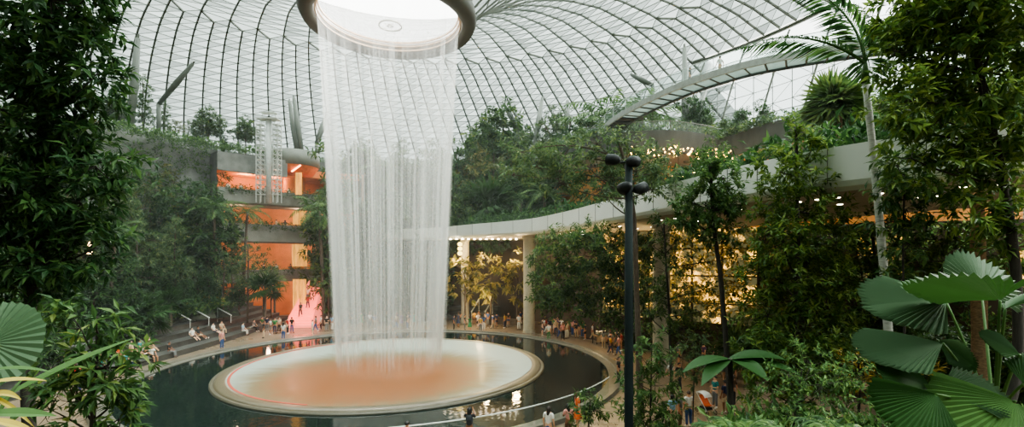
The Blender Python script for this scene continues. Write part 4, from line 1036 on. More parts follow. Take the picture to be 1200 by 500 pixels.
def zslope(x, y, ctrl):
    return float(np.interp(math.hypot(x - AX, y - AY), [c[0] for c in ctrl], [c[1] for c in ctrl]))
def row(group, phrase, items, zfun, cat='tree'):
    """items: kind, px, py of the crown top, depth, scale"""
    items = sorted(items, key=lambda t: t[1]); n = len(items)
    word = {'round': 'round-crowned tree', 'narrow': 'narrow upright tree', 'tier': 'layered open tree', 'tall': 'tall slim tree', 'bushy': 'dark bushy tree', 'olive': 'olive-coloured flat tree', 'yellow': 'yellow-leaved shrub', 'palm': 'feather palm', 'hpalm': 'slim tall palm', 'fan': 'small fan palm'}
    tot = {}; 
    for it in items: tot[it[0]] = tot.get(it[0], 0) + 1
    cnt = {}
    for kd, px, py, d, s in items:
        cnt[kd] = cnt.get(kd, 0) + 1; x = (px - 600) / FPX * d
        o_ = '' if tot[kd] == 1 else f', {ORD[cnt[kd] - 1]} such from the left'
        z = zfun(x, d)
        if s is None:
            hh = {'round': 6.2, 'narrow': 8.4, 'tier': 8.1, 'tall': 13.3, 'bushy': 7.2, 'olive': 5.9, 'yellow': 3.4, 'palm': 6.6, 'hpalm': 12, 'fan': 3.4}[kd]
            s = max(.45, (CAMZ + (HORY - py) / FPX * d - z) / hh)
            
        PR.put(kinds[kd], (x, d, z - .15), rg.uniform(0, 6), s, f'{word[kd]} {phrase}{o_}', 'palm' if kd in ('palm', 'fan', 'hpalm') else 'shrub' if kd == 'yellow' else 'tree', group)
zL = lambda x, y: zslope(x, y, SL_L)
zT = lambda x, y: 24.2
zRr = lambda x, y: zslope(x, y, SL_R)
row('trees on the upper left terrace', 'on the upper left terrace',
    [('narrow', 168, 84, 62, None), ('narrow', 192, 112, 64, None), ('round', 245, 125, 72, None), ('round', 288, 136, 74, None), ('tier', 221, 118, 70, .55), ('bushy', 230, 148, 70, .42), ('bushy', 142, 120, 60, .7), ('round', 126, 135, 60, .7), ('bushy', 262, 156, 72, .35), ('olive', 205, 138, 67, .6)], zT)
row('trees in the forest left of the pool', 'in the left forest',
    [('olive', 176, 186, 53, None), ('narrow', 150, 200, 52, None), ('bushy', 200, 225, 51, None), ('bushy', 232, 205, 53, None), ('hpalm', 285, 232, 55, None), ('tier', 205, 205, 54, None), ('olive', 190, 180, 60, None), ('olive', 210, 190, 58, .9), ('narrow', 252, 176, 60, None), ('narrow', 224, 172, 62, None), ('tall', 176, 215, 50, None), ('tall', 232, 228, 52, None), ('hpalm', 254, 228, 52, None), ('hpalm', 128, 250, 40, None), ('hpalm', 188, 255, 54, None),
     ('tier', 160, 262, 44, None), ('tier', 290, 278, 51, None), ('tier', 318, 306, 53, None), ('tier', 262, 296, 50, None), ('tall', 205, 250, 47, None), ('tall', 140, 195, 44, None), ('bushy', 180, 300, 45, None), ('bushy', 245, 315, 50, None), ('bushy', 150, 325, 39, None), ('bushy', 110, 300, 38, None), ('bushy', 216, 325, 47, None), ('bushy', 100, 230, 42, None), ('tall', 165, 238, 55, None),
     ('bushy', 280, 325, 53, None), ('palm', 322, 318, 53.5, .7), ('fan', 310, 320, 52, None), ('tall', 272, 262, 56, None), ('yellow', 258, 336, 50, .5), ('yellow', 213, 333, 47, .45), ('yellow', 246, 292, 50, .5), ('fan', 200, 338, 44, None), ('fan', 165, 345, 40, None), ('bushy', 60, 300, 36, None), ('tall', 80, 200, 38, None), ('bushy', 20, 330, 30, None), ('narrow', 118, 262, 44, None)], lambda x, y: 0.0 if math.hypot(x - AX, y - AY) < 23 else (1.9 if math.hypot(x - AX, y - AY) < 25 else zL(x, y)))
row('trees beside the left edge of the waterfall', 'by the left waterfall edge',
    [('narrow', 383, 165, 62, None), ('narrow', 386, 215, 58, None), ('hpalm', 380, 226, 57, None), ('tall', 394, 190, 62, None), ('bushy', 396, 320, 60, None)], lambda x, y: 0.0)
row('trees on the slope right of the waterfall', 'on the slope right of the waterfall',
    [('round', 590, 124, 78, None), ('round', 562, 150, 76, None), ('tall', 608, 150, 74, None), ('olive', 578, 165, 72, None), ('narrow', 535, 160, 74, None), ('narrow', 530, 200, 68, None), ('bushy', 560, 205, 66, None), ('bushy', 600, 195, 68, None), ('bushy', 585, 228, 63, None), ('palm', 610, 215, 64, None), ('palm', 640, 208, 62, None), ('palm', 620, 180, 70, None), ('tier', 640, 140, 76, None), ('tier', 668, 128, 74, None), ('tall', 652, 120, 76, None), ('tall', 690, 118, 70, None), ('palm', 700, 118, 68, None), ('palm', 726, 108, 66, None), ('palm', 757, 98, 64, None), ('tier', 712, 130, 68, None), ('bushy', 670, 160, 70, None), ('bushy', 700, 165, 64, None), ('tall', 680, 140, 72, None), ('fan', 655, 195, 66, None), ('fan', 575, 212, 64, None), ('bushy', 630, 170, 72, None), ('narrow', 740, 135, 62, None), ('round', 545, 222, 63, None), ('bushy', 538, 245, 62, .6)], zRr)
row('trees behind the waterfall', 'seen through the falling water',
    [('bushy', 405, 180, 76, None), ('round', 425, 165, 78, None), ('palm', 448, 175, 74, None), ('tall', 470, 160, 76, None), ('bushy', 490, 185, 72, None), ('round', 510, 170, 76, None), ('bushy', 440, 230, 66, None), ('bushy', 475, 240, 66, None), ('bushy', 415, 250, 64, None), ('bushy', 510, 240, 66, None), ('bushy', 425, 310, 60, None), ('bushy', 460, 305, 60, None), ('bushy', 498, 300, 61, None)], lambda x, y: zRr(x, y) if math.hypot(x - AX, y - AY) > 35.5 else 0.0)
zU = lambda x, y: 21.3
row('trees on the right upper terrace', 'behind the grey planter wall',
    [('narrow', 765, 118, 55, None), ('palm', 786, 130, 54.5, None), ('narrow', 796, 140, 55, None), ('bushy', 815, 108, 58, None), ('narrow', 835, 130, 55.5, None), ('bushy', 870, 122, 54, None), ('bushy', 895, 118, 51, None), ('round', 850, 138, 57, None), ('fan', 745, 150, 57, None)], zU)
row('trees between canopy and bulbs', 'by the amber bulbs',
    [('narrow', 836, 142, 45, None), ('bushy', 760, 185, 44, None), ('bushy', 800, 192, 42, None), ('bushy', 720, 178, 46, None), ('palm', 833, 160, 46, .7)], lambda x, y: 11.5)
row('palms inside the upper gallery', 'in the warm upper gallery',
    [('fan', 1010, 150, 36, None), ('palm', 1040, 110, 34, None), ('bushy', 945, 150, 38, .7), ('round', 1085, 120, 30, .8)], lambda x, y: 11.5)
row('undergrowth on the right plaza', 'on the right plaza',
    [('fan', 880, 352, 30, .9), ('fan', 905, 330, 32, 1.0), ('bushy', 1060, 300, 27, .7), ('bushy', 1120, 300, 24, .7), ('yellow', 1005, 300, 24, 1.0), ('palm', 890, 290, 33, .8), ('yellow', 1055, 345, 20, 1.0), ('fan', 860, 345, 33, .9), ('round', 1180, 330, 20, .8), ('bushy', 985, 330, 29, .6)], lambda x, y: 0.0)

# ------------------------------------------------------------------ near fan palm leaves (right) and giant leaf (left)
rg = np.random.default_rng(77)
b_ = np.array((4.15, 4.6, 3.2)); root = thing('fan_palm', 'big glossy pleated fan palm at the bottom right corner', 'palm', b_)
crown_c = P(1165, 500, 4.5) - b_
obj('trunk', MB().tube([(0, 0, -.3), crown_c * .5, crown_c], [.09, .08, .06], 10), bark, root)
leafs = [ # hub px,py,d  tip px,py,d  up  span
 ((1172, 352, 4.3), (1066, 318, 4.5), (0, .25, 1), 150, g7), ((1178, 362, 4.3), (1230, 330, 4.2), (-.3, .3, 1), 150, g7),
 ((1108, 352, 4.9), (1012, 352, 5.0), (.1, -.55, 1), 120, g8), ((1150, 340, 5.2), (1160, 300, 5.4), (0, -1, .35), 190, g8),
 ((1105, 402, 4.4), (1010, 408, 4.4), (.2, -.35, 1), 85, g8), ((1098, 398, 4.6), (1150, 430, 4.4), (0, -.5, 1), 120, g7),
 ((1092, 455, 4.2), (1030, 428, 4.3), (0, -.45, 1), 150, g7), ((1104, 458, 4.1), (1182, 455, 4.0), (0, -.6, 1), 100, g8),
 ((1098, 462, 3.9), (1045, 495, 3.75), (0, -.7, 1), 110, g7), ((1190, 470, 3.9), (1135, 520, 3.7), (0, -.7, 1), 140, g3), ((1195, 415, 4.1), (1150, 388, 4.2), (0, -.5, 1), 120, g7), ((1200, 450, 4.0), (1240, 420, 3.9), (0, -.5, 1), 150, g7)]
for hb, tp_, up, span, m_ in leafs:
    h3, t3 = P(*hb) - b_, P(*tp_) - b_
    lf = MB(); fan(lf, h3, t3, up, span, 24, .022, .07, .12, rg)
    f_ = obj('leaf', lf, m_, root); obj('petiole', MB().tube(bez(crown_c, h3, (0, 0, .12), 8), np.linspace(.016, .011, 8), 6), g3, f_, smooth=True)
# round leaf at left
b_ = P(-25, 500, 3.0); b_[2] = 2.2; root = thing('giant_leaf_plant', 'huge round pleated leaf at the left edge with its stem', 'plant', b_)
h3 = P(-14, 402, 2.9) - b_; t3 = P(28, 432, 2.86) - b_
lf = MB(); fan(lf, h3, t3, (.25, -1, .45), 320, 30, .022, .03, .10, rg)
f_ = obj('leaf', lf, g8, root)
obj('petiole', MB().tube(bez((0, 0, -.2), h3, (.05, 0, .1), 8), .014, 6), g6, f_, smooth=True)
obj('midrib', MB().tube([h3 + (0, -.012, 0), (h3 * .6 + t3 * .4) + np.array((0, -.02, 0))], [.008, .003], 5), g6, f_)
# long strap leaves
def strap(mb, a, b, bend, w, up, n=12):
    p = bez(a, b, bend, n); t = unit(np.gradient(p, axis=0)); s = unit(np.cross(t, np.asarray(up, float))); u = np.cross(s, t)
    ww = w * np.sin(np.linspace(.25, PI * .98, n))[:, None]
    mb.strip(np.stack([p + s * ww, p - u * ww * .35, p - s * ww], 1))
b_ = P(-10, 500, 2.6); b_[2] = 2.2; root = thing('strap_leaf_plant', 'strappy yellow-green leaves rising from the lower left corner', 'plant', b_)
for a, b, bend, w, m_ in (((-20, 478, 2.6), (160, 395, 3.1), (0, 0, .06), .03, g3), ((-20, 435, 2.5), (62, 436, 2.7), (0, 0, .05), .016, g3), ((-20, 450, 2.4), (55, 446, 2.6), (0, 0, .04), .02, g6), ((-20, 460, 2.4), (40, 500, 2.4), (0, 0, .05), .012, g6), ((-20, 485, 2.3), (66, 487, 2.4), (0, 0, .03), .03, g3), ((-25, 470, 2.4), (25, 468, 2.4), (0, 0, .08), .02, g6), ((-10, 500, 2.4), (30, 440, 2.6), (0, 0, .05), .014, g2), ((-20, 492, 2.2), (48, 512, 2.3), (0, 0, .05), .02, g6)):
    mb = MB(); strap(mb, P(*a) - b_, P(*b) - b_, bend, w, (0, -.6, 1)); obj('leaf', mb, m_, root)
obj('stem', MB().tube([(0, 0, -.2), P(-20, 470, 2.4) - b_], .03, 6), g2, root)
# giant dark leaves on a stalk in the right middle, and ferns
d = 14; b_ = P(856, 0, d); b_[2] = .0
root = thing('banana_plant', 'plant with broad dark drooping leaves on a thick stalk right of the plaza', 'plant', b_)
top = P(855, 420, d) - b_
obj('stalk', MB().tube([(0, 0, -.05), top * .5 + (.05, 0, 0), top], [.11, .1, .08], 10), bark_dark, root)
for tp_, w in (((800, 436, 13.4), .24), ((922, 422, 13.6), .32), ((900, 446, 12.8), .30), ((822, 452, 13.0), .24), ((940, 440, 13.2), .28)):
    mb = MB(); strap(mb, top, P(*tp_) - b_, (0, 0, .35), w, (0, -.2, 1), 14); obj('leaf', mb, g7, root, smooth=True)
def fern(name, label, base, n, length, seed, m):
    rng = np.random.default_rng(seed); root = thing(name, label, 'fern', base)
    for k in range(n):
        az = k * 2 * PI / n + rng.uniform(-.2, .2); mb, sm = MB(), MB()
        frond(mb, sm, (0, 0, .05), az, rng.uniform(.5, 1.0), length * rng.uniform(.8, 1.1), length * .27, rng, 1.0, 34, .045 * length)
        f_ = obj('frond', mb, m, root); obj('midrib', sm, g3, f_)
    obj('crown', MB().tube([(0, 0, -.3), (0, 0, .1)], [.08, .04], 8), bark_dark, root)
    return root
for i, (px, d, z, L_, lab, m_) in enumerate([(865, 8.2, 4.75, 1.1, 'bright green fern at the bottom edge right of the people', g3), (1000, 8.0, 4.7, 1.1, 'dark fern at the bottom edge left of the big fan palm', g2), (935, 8.8, 4.2, 1.1, 'fern in the middle of the bottom right planting', g2), (1060, 7.5, 4.4, 1.0, 'fern half hidden under the big fan palm leaves', g4), (1130, 6.0, 4.5, .9, 'fern in the bottom right corner beneath the fan palm', g2)]):
    x = (px - 600) / FPX * d; zg = zr(x, d)
    f_ = fern('fern', lab, (x, d, z), 12, L_, 90 + i, m_)
    obj('stem', MB().tube([(0, 0, zg - z - .1), (0, 0, .05)], [.09, .07], 8), bark_dark, f_)
# ------------------------------------------------------------------ people
def skin_mesh(name, joints, edges, sub=1, root=0):
    me = bpy.data.meshes.new(name); me.from_pydata([j[0] for j in joints], edges, [])
    o = bpy.data.objects.new(name, me); C.objects.link(o)
    o.modifiers.new('skin', 'SKIN'); o.modifiers['skin'].use_smooth_shade = True
    for i, j in enumerate(joints):
        r_ = j[1] if isinstance(j[1], tuple) else (j[1], j[1]); me.skin_vertices[0].data[i].radius = r_
    me.skin_vertices[0].data[root].use_root = True
    sb = o.modifiers.new('sub', 'SUBSURF'); sb.levels = sub; sb.render_levels = sub
    dg = bpy.context.evaluated_depsgraph_get(); dg.update()
    res = bpy.data.meshes.new_from_object(o.evaluated_get(dg)); res.name = name
    bpy.data.objects.remove(o); bpy.data.meshes.remove(me)
    return res

def pose(kind):
    J = {'pel': (0, 0, .93), 'wai': (0, 0, 1.08), 'che': (0, 0, 1.30), 'nb': (0, .01, 1.45), 'nk': (0, 0, 1.52), 'hd': (0, -.015, 1.60), 'ht': (0, -.005, 1.685)}
    for s, n in ((-1, 'l'), (1, 'r')):
        J.update({'sh' + n: (s * .18, .01, 1.40), 'el' + n: (s * .235, .03, 1.13), 'wr' + n: (s * .24, -.05, .90), 'ha' + n: (s * .24, -.07, .83),
                  'hi' + n: (s * .09, 0, .88), 'kn' + n: (s * .10, -.015, .49), 'an' + n: (s * .105, .02, .08), 'to' + n: (s * .12, -.13, .035)})
    if kind == 'walk':
        J.update({'knl': (-.09, -.16, .50), 'anl': (-.10, -.22, .09), 'tol': (-.11, -.37, .05), 'knr': (.09, .03, .49), 'anr': (.10, .27, .14), 'tor': (.11, .15, .035),
                  'ell': (-.23, .14, 1.15), 'wrl': (-.23, .14, .92), 'hal': (-.23, .12, .85), 'elr': (.23, -.10, 1.15), 'wrr': (.22, -.24, .97), 'har': (.22, -.28, .91)})
    if kind == 'photo':
        J.update({'ell': (-.20, -.22, 1.25), 'wrl': (-.09, -.36, 1.46), 'hal': (-.06, -.40, 1.52), 'elr': (.20, -.22, 1.25), 'wrr': (.09, -.36, 1.46), 'har': (.06, -.40, 1.52)})
    if kind == 'talk':
        J.update({'elr': (.23, -.04, 1.14), 'wrr': (.10, -.25, 1.16), 'har': (.05, -.30, 1.19), 'anl': (-.16, .03, .08), 'tol': (-.22, -.10, .035), 'hd': (.015, -.02, 1.60)})
    if kind in ('sit', 'lounge'):
        dz = .93 - .53
        for k in list(J): J[k] = (J[k][0], J[k][1], J[k][2] - dz)
        lean = .0 if kind == 'sit' else .16
        for k in ('wai', 'che', 'nb', 'nk', 'hd', 'ht', 'shl', 'shr'): J[k] = (J[k][0], J[k][1] + lean * (J[k][2] - .53), J[k][2])
        for s, n in ((-1, 'l'), (1, 'r')):
            J['hi' + n] = (s * .09, -.02, .50)
            if kind == 'sit':
                J['kn' + n] = (s * .13, -.42, .51); J['an' + n] = (s * .13, -.44, .09); J['to' + n] = (s * .14, -.58, .035)
                J['el' + n] = (s * .24, -.08, .76); J['wr' + n] = (s * .14, -.28, .62); J['ha' + n] = (s * .11, -.34, .60)
            else:
                J['kn' + n] = (s * .12, -.42, .46); J['an' + n] = (s * .14, -.80, .20); J['to' + n] = (s * .17, -.86, .30)
                J['el' + n] = (s * .26, .10, .76); J['wr' + n] = (s * .22, -.10, .62); J['ha' + n] = (s * .20, -.18, .60)
    return J

def body_meshes(kind):
    J = pose(kind); out = {}
    rad = {'pel': (.135, .105), 'wai': (.12, .09), 'che': (.15, .105), 'nb': .075, 'nk': .052, 'hd': (.088, .105), 'ht': .062}
    for n in 'lr': rad.update({'sh' + n: .062, 'el' + n: .042, 'wr' + n: .030, 'ha' + n: (.040, .024), 'hi' + n: .092, 'kn' + n: .060, 'an' + n: .042, 'to' + n: .036})
    ch = [('pel', 'wai'), ('wai', 'che'), ('che', 'nb'), ('nb', 'nk'), ('nk', 'hd'), ('hd', 'ht')]
    for n in 'lr': ch += [('nb', 'sh' + n), ('sh' + n, 'el' + n), ('el' + n, 'wr' + n), ('wr' + n, 'ha' + n), ('pel', 'hi' + n), ('hi' + n, 'kn' + n), ('kn' + n, 'an' + n), ('an' + n, 'to' + n)]
    names = list(J); jl = [(J[k], rad[k]) for k in names]; ed_ = [(names.index(a), names.index(b)) for a, b in ch]
    # nose and ears
    h = np.array(J['hd']); ih = names.index('hd')
    for v, r_ in (((0, -.115, 0), .014), ((-.095, .01, 0), .014), ((.095, .01, 0), .014)):
        jl.append((tuple(h + v), r_)); ed_.append((ih, len(jl) - 1))
    # five fingers on each hand
    for s, n in ((-1, 'l'), (1, 'r')):
        wr, ha = np.array(J['wr' + n]), np.array(J['ha' + n]); u = unit(ha - wr); side = unit(np.cross(u, (s, .15, 0))) ; pal = np.cross(u, side); k = names.index('ha' + n)
        for q, (o_, L_) in enumerate([(-.03, .062), (-.01, .075), (.01, .07), (.03, .055), (.045, .045)]):
            b0 = ha + side * o_ + u * (.02 if q < 4 else -.02); t0 = b0 + (u * 1.0 + side * (.12 * (q - 1.5) if q < 4 else .9) - pal * .25) * L_
            jl.append((tuple(b0), .0095)); ed_.append((k, len(jl) - 1)); jl.append((tuple(t0), .008)); ed_.append((len(jl) - 2, len(jl) - 1))
    out['body'] = skin_mesh('person_body_' + kind, jl, ed_)
    g = lambda a, b, t: tuple(np.array(J[a]) * (1 - t) + np.array(J[b]) * t)
    jl = [(J['pel'], (.15, .118)), (J['wai'], (.137, .106)), (J['che'], (.168, .12)), (g('che', 'nb', .82), .082)]; ed_ = [(0, 1), (1, 2), (2, 3)]
    for n in 'lr':
        i = len(jl); jl += [(J['sh' + n], .074), (g('sh' + n, 'el' + n, .75), .062)]; ed_ += [(3, i), (i, i + 1)]
    out['shirt'] = skin_mesh('person_shirt_' + kind, jl, ed_)
    for nm, tt in (('trousers', 'an'), ('shorts', 'kn')):
        jl = [(g('pel', 'wai', .3), (.145, .115)), (J['pel'], (.148, .118))]; ed_ = [(0, 1)]
        for n in 'lr':
            i = len(jl); jl += [(J['hi' + n], .104)]; ed_ += [(1, i)]
            if tt == 'an': jl += [(J['kn' + n], .074), (g('kn' + n, 'an' + n, .93), .058)]; ed_ += [(i, i + 1), (i + 1, i + 2)]
            else: jl += [(g('hi' + n, 'kn' + n, .85), .085)]; ed_ += [(i, i + 1)]
        out[nm] = skin_mesh(f'person_{nm}_' + kind, jl, ed_)
    for n, nm in (('l', 'shoe_l'), ('r', 'shoe_r')):
        out[nm] = skin_mesh('shoe_' + kind, [(g('an' + n, 'to' + n, -.25), .048), (g('an' + n, 'to' + n, .45), .048), (g('an' + n, 'to' + n, 1.12), .042)], [(0, 1), (1, 2)])
    hc = np.array(J['hd']) + (0, .012, .02)
    for nm, low in (('short_hair', -.035), ('long_hair', -.27)):
        mb = MB(); rows = []
        for a in np.linspace(0, 2 * PI, 17):
            bk = math.cos(a)              # +1 at the back of the head
            bot = low * max(0, bk + .35) / 1.35 if bk > -.35 else .055 * min(1, (-bk - .35) * 2.2)
            zs = np.linspace(.105, bot, 7)
            rr_ = np.where(zs > 0, np.sqrt(np.clip(1 - (zs / .108) ** 2, 0.0, 1)), 1.0 + .25 * np.clip(-zs, 0, .2))
            rows.append([(hc[0] + .098 * r_ * math.sin(a), hc[1] + .112 * r_ * bk * (1 if bk > 0 else .92), hc[2] + z) for r_, z in zip(rr_, zs)])
        mb.strip(rows); out[nm] = mb.mesh('person_' + nm + kind, True)
    # flared skirt for dresses
    p0 = np.array(J['pel']); out['skirt'] = MB().lathe([(.13, p0[2] + .12), (.17, p0[2] - .05), (.24, p0[2] - .40), (.25, p0[2] - .42)], 16, c=(0, 0, 0)).mesh('person_skirt_' + kind, True)
    return out

BM = {k: body_meshes(k) for k in ('stand', 'walk', 'photo', 'talk', 'sit', 'lounge')}
PAL = {'white': (226, 224, 216), 'black': (24, 24, 26), 'grey': (120, 122, 122), 'teal': (36, 130, 128), 'light blue': (136, 178, 204), 'navy': (30, 40, 74), 'red': (170, 44, 36), 'orange': (214, 96, 36),
       'yellow': (204, 158, 50), 'pink': (216, 150, 140), 'beige': (196, 172, 140), 'green': (52, 120, 66), 'brown': (94, 66, 46), 'purple': (98, 66, 110), 'blue': (52, 84, 140)}
SK = [(214, 164, 130), (190, 136, 102), (228, 184, 152), (140, 94, 66)]
HR = [(22, 18, 16), (40, 28, 20), (16, 15, 16), (70, 48, 32)]
_mc = {}
def cloth(c, pre='cloth'):
    k = (pre, tuple(c))
    if k not in _mc: _mc[k] = mat(f'{pre}_{len(_mc)}', srgb(*c), .75 if pre == 'cloth' else .5, var=.08, scale=9)
    return _mc[k]
for ms in BM.values():
    for me in ms.values():
        if not me.materials: me.materials.append(cloth(PAL['grey']))
        else: me.materials[0] = cloth(PAL['grey'])
seen_labels = set(); rp_ = random.Random(17)
POSE = {'stand': 'standing', 'walk': 'walking', 'photo': 'taking a photo', 'talk': 'standing', 'sit': 'sitting', 'lounge': 'leaning back'}
def person(loc, face, kind='stand', top=None, bot=None, btype=None, zone='', hair=None, scale=1.0, group=None, label=None):
    for tries in range(200):
        t_ = top or rp_.choice(list(PAL) + ['black', 'navy', 'grey', 'white', 'brown', 'black', 'navy', 'beige', 'teal', 'grey', 'black', 'white']); b_ = bot or rp_.choice(['black', 'blue', 'grey', 'beige', 'white', 'navy', 'brown']); bt_ = btype or rp_.choice(['trousers', 'trousers', 'shorts', 'skirt'])
        if kind in ('sit', 'lounge') and bt_ == 'skirt': bt_ = 'shorts'
        h_ = hair or rp_.choice(['short_hair', 'short_hair', 'long_hair'])
        what = f'{t_} dress' if bt_ == 'skirt' else f'{t_} top, {b_} {bt_}'
        lab = label or f'person in {what} {POSE[kind]} {zone}'
        if lab not in seen_labels: break
        if tries > 60 and not label: top = None; bot = None
    seen_labels.add(lab)
    r = thing('person', lab, 'person', loc, R(face), group, scale)
    m_ = BM[kind]
    parts = [('body', 'body', cloth(rp_.choice(SK), 'skin')), ('shirt', 'shirt', cloth(PAL[t_])), (h_, 'hair', cloth(rp_.choice(HR), 'hair'))]
    if bt_ == 'skirt': parts += [('skirt', 'skirt', cloth(PAL[t_]))]
    else: parts += [(bt_, bt_, cloth(PAL[b_]))]
    sc_ = cloth(rp_.choice([(230, 228, 222), (30, 30, 32), (90, 80, 70)]), 'shoe')
    parts += [('shoe_l', 'shoe', sc_), ('shoe_r', 'shoe', sc_)]
    for key, nm, mt in parts:
        o = bpy.data.objects.new(nm, m_[key]); C.objects.link(o); o.parent = r
        o.material_slots[0].link = 'OBJECT'; o.material_slots[0].material = mt
    return r
def at(px, py, z=0.0): return G(px, py, z)
# front, along the near balustrade (px of head, d)
def front(px, d, *a, **k): return person(((px - 600) / FPX * d, d, 0), *a, **k)
front(550, 20.0, 172, 'photo', 'black', 'grey', 'trousers', scale=1.03, label='person in black with backpack photographing the waterfall from the near balustrade')
front(477, 18.6, 165, 'stand', 'pink', 'black', 'shorts', label='dark haired person in pink top at the bottom edge before the waterfall', scale=.97)
front(643, 20.3, 150, 'stand', 'white', 'blue', 'trousers', hair='long_hair', label='woman with long dark hair in white shirt and jeans at the near balustrade')
front(666, 20.9, 200, 'talk', 'pink', 'brown', 'trousers', label='person in pink top with brown trousers beside the woman in orange', scale=.97)
front(677, 22.4, 100, 'stand', 'orange', 'orange', 'skirt', hair='long_hair', label='woman in long orange dress near the small bushy shrub', scale=1.03)
bp_ = thing('backpack', 'dark grey backpack worn by the person photographing at the balustrade', 'backpack', ((550 - 600) / FPX * 20.2 + .02, 20.2 - .20, 1.28))
obj('bag', MB().lathe([(.001, -.24), (.13, -.22), (.16, -.05), (.15, .14), (.10, .22), (.001, .24)], 12), cloth((52, 56, 62)), bp_, smooth=True)
obj('pocket', MB().box((0, -.15, -.08), (.18, .06, .18)), cloth((34, 36, 40)), bp_)
# left seating steps
def steps(px, row_, y, face, kind, **k):
    x = xedge(y) - 1.15 * row_ + (-.25 if kind in ('sit', 'lounge') else -.55)
    return person((x, y, .45 * (row_ + 1) - (.40 if kind in ('sit', 'lounge') else 0) - .03), face, kind, zone='on the left seating steps', group='people on the left seating steps', **k)
for y, row_, kind, top, bot, bt_ in [(36.2, 1, 'lounge', 'beige', 'beige', 'shorts'), (36.9, 1, 'sit', 'teal', 'white', 'shorts'), (37.9, 1, 'lounge', 'brown', 'beige', 'shorts'), (36.6, 0, 'sit', 'white', 'black', 'shorts'), (38.4, 0, 'sit', 'black', 'grey', 'trousers'),
    (43.0, 1, 'lounge', 'white', 'black', 'shorts'), (43.9, 1, 'lounge', 'black', 'beige', 'shorts'), (46.3, 1, 'lounge', 'white', 'navy', 'shorts'), (47.6, 1, 'sit', 'beige', 'beige', 'trousers'), (49.6, 0, 'sit', 'light blue', 'white', 'trousers'), (52.2, 0, 'sit', 'grey', 'black', 'trousers'), (54.5, 0, 'lounge', 'green', 'grey', 'trousers'),
    (32.2, 0, 'sit', 'teal', 'black', 'trousers'), (33.2, 1, 'sit', 'orange', 'grey', 'shorts'), (34.2, 0, 'sit', 'teal', 'blue', 'trousers'), (31, 1, 'sit', 'white', 'black', 'shorts'), (34.9, 1, 'sit', 'orange', 'black', 'shorts')]:
    steps(0, row_, y, 90 + rp_.uniform(-20, 20), kind, top=top, bot=bot, btype=bt_)
person((xedge(48) - 5.0, 48.0, 2.2), 60, 'stand', 'black', 'black', 'trousers', label='person in black standing at the top of the left seating steps')
person(at(260, 409), 70, 'stand', 'pink', 'blue', 'trousers', label='person in pink top and blue trousers standing at the left pool edge')
gt = thing('guitar', 'light wooden guitar held by a person on the left seating steps', 'guitar', (xedge(49.6) + .42, 49.5, .78), R(70))
obj('guitar_body', MB().lathe([(.001, -.04), (.17, -.04), (.19, 0), (.17, .04), (.001, .04)], 16), bark_tan, gt)
obj('neck', MB().tube([(.1, 0, .03), (.75, 0, .25)], .03, 6), bark_pale, gt)
# around the foot of the pink stairs
for px, py, kind, top, bot, bt_ in [(309, 396, 'stand', 'black', 'yellow' if False else 'beige', 'trousers'), (317, 392, 'talk', 'white', 'grey', 'shorts'), (322, 391, 'stand', 'green', 'navy', 'trousers'), (327, 390, 'talk', 'beige', 'black', 'trousers'), (332, 398, 'stand', 'white', 'blue', 'trousers'), (337, 391, 'stand', 'red', 'black', 'trousers'),
    (342, 390, 'talk', 'black', 'blue', 'trousers'), (313, 389, 'stand', 'navy', 'grey', 'trousers'), (366, 394, 'stand', 'white', 'beige', 'shorts'), (370, 388, 'walk', 'grey', 'blue', 'trousers'), (376, 387, 'stand', 'white', 'black', 'trousers'), (383, 388, 'talk', 'black', 'grey', 'trousers'), (389, 387, 'stand', 'light blue', 'white', 'trousers'), (395, 386, 'walk', 'white', 'navy', 'trousers')]:
    p = at(px, py); 
    if math.hypot(p[0] - AX, p[1] - AY) < 17.3:
        v = p[:2] - (AX, AY); p[:2] = (AX, AY) + v / np.linalg.norm(v) * 17.6
    person(p, rp_.choice([180, 150, 30, 90, -60]), kind, top, bot, bt_, zone='near the foot of the pink stairs', group='people near the pink stairs')
for k_, (px, py) in enumerate([(346, 3), (350, 6), (347, 9), (352, 12)]):
    s_ = py; x0 = (352 - 600) / FPX * 55.5; off = (px - 349) * .12
    person((x0 + off - math.sin(R(6)) * s_ * .38, 55.5 + math.cos(R(6)) * s_ * .38, .28 + s_ * .27), [0, 180, 0, 0][k_], 'walk', ['black', 'red', 'white', 'grey'][k_], ['black', 'navy', 'blue', 'beige'][k_], 'trousers', zone='on the pink stairs', group='people on the pink stairs')
# behind and right of the fall, and around the column
def crowd(n, x0, x1, y0, y1, zone, group, kinds_=('stand', 'talk', 'walk', 'stand', 'photo'), rmin=17.5, z=0.0):
    pts = []; tries = 0
    while len(pts) < n and tries < 4000:
        tries += 1; p = at(rp_.uniform(x0, x1), rp_.uniform(y0, y1), z)
        if z == 0 and math.hypot(p[0] - AX, p[1] - AY) < rmin: continue
        if math.hypot(p[0] - 1.86, p[1] - 51.8) < 1.1 or math.hypot(p[0] - 10.98, p[1] - 35) < 1.1: continue
        if all(math.hypot(p[0] - q[0], p[1] - q[1]) > .62 for q in pts): pts.append(p)
    for p in sorted(pts, key=lambda q: q[0] / q[1]): person(p, rp_.choice([170, 190, 120, 240, 20, -30, 90]), rp_.choice(kinds_), zone=zone, group=group, scale=rp_.uniform(.93, 1.04))
crowd(12, 405, 525, 381, 386, 'behind the waterfall', 'people behind the waterfall')
crowd(17, 528, 612, 380.5, 388, 'under the canopy by the pool', 'people under the canopy right of the waterfall')
person(at(563, 389), 180, 'stand', 'yellow', 'grey', 'trousers', label='person in yellow top standing alone at the far pool edge')
crowd(30, 630, 705, 384.5, 399, 'in the crowd by the column', 'crowd right of the pale round column')
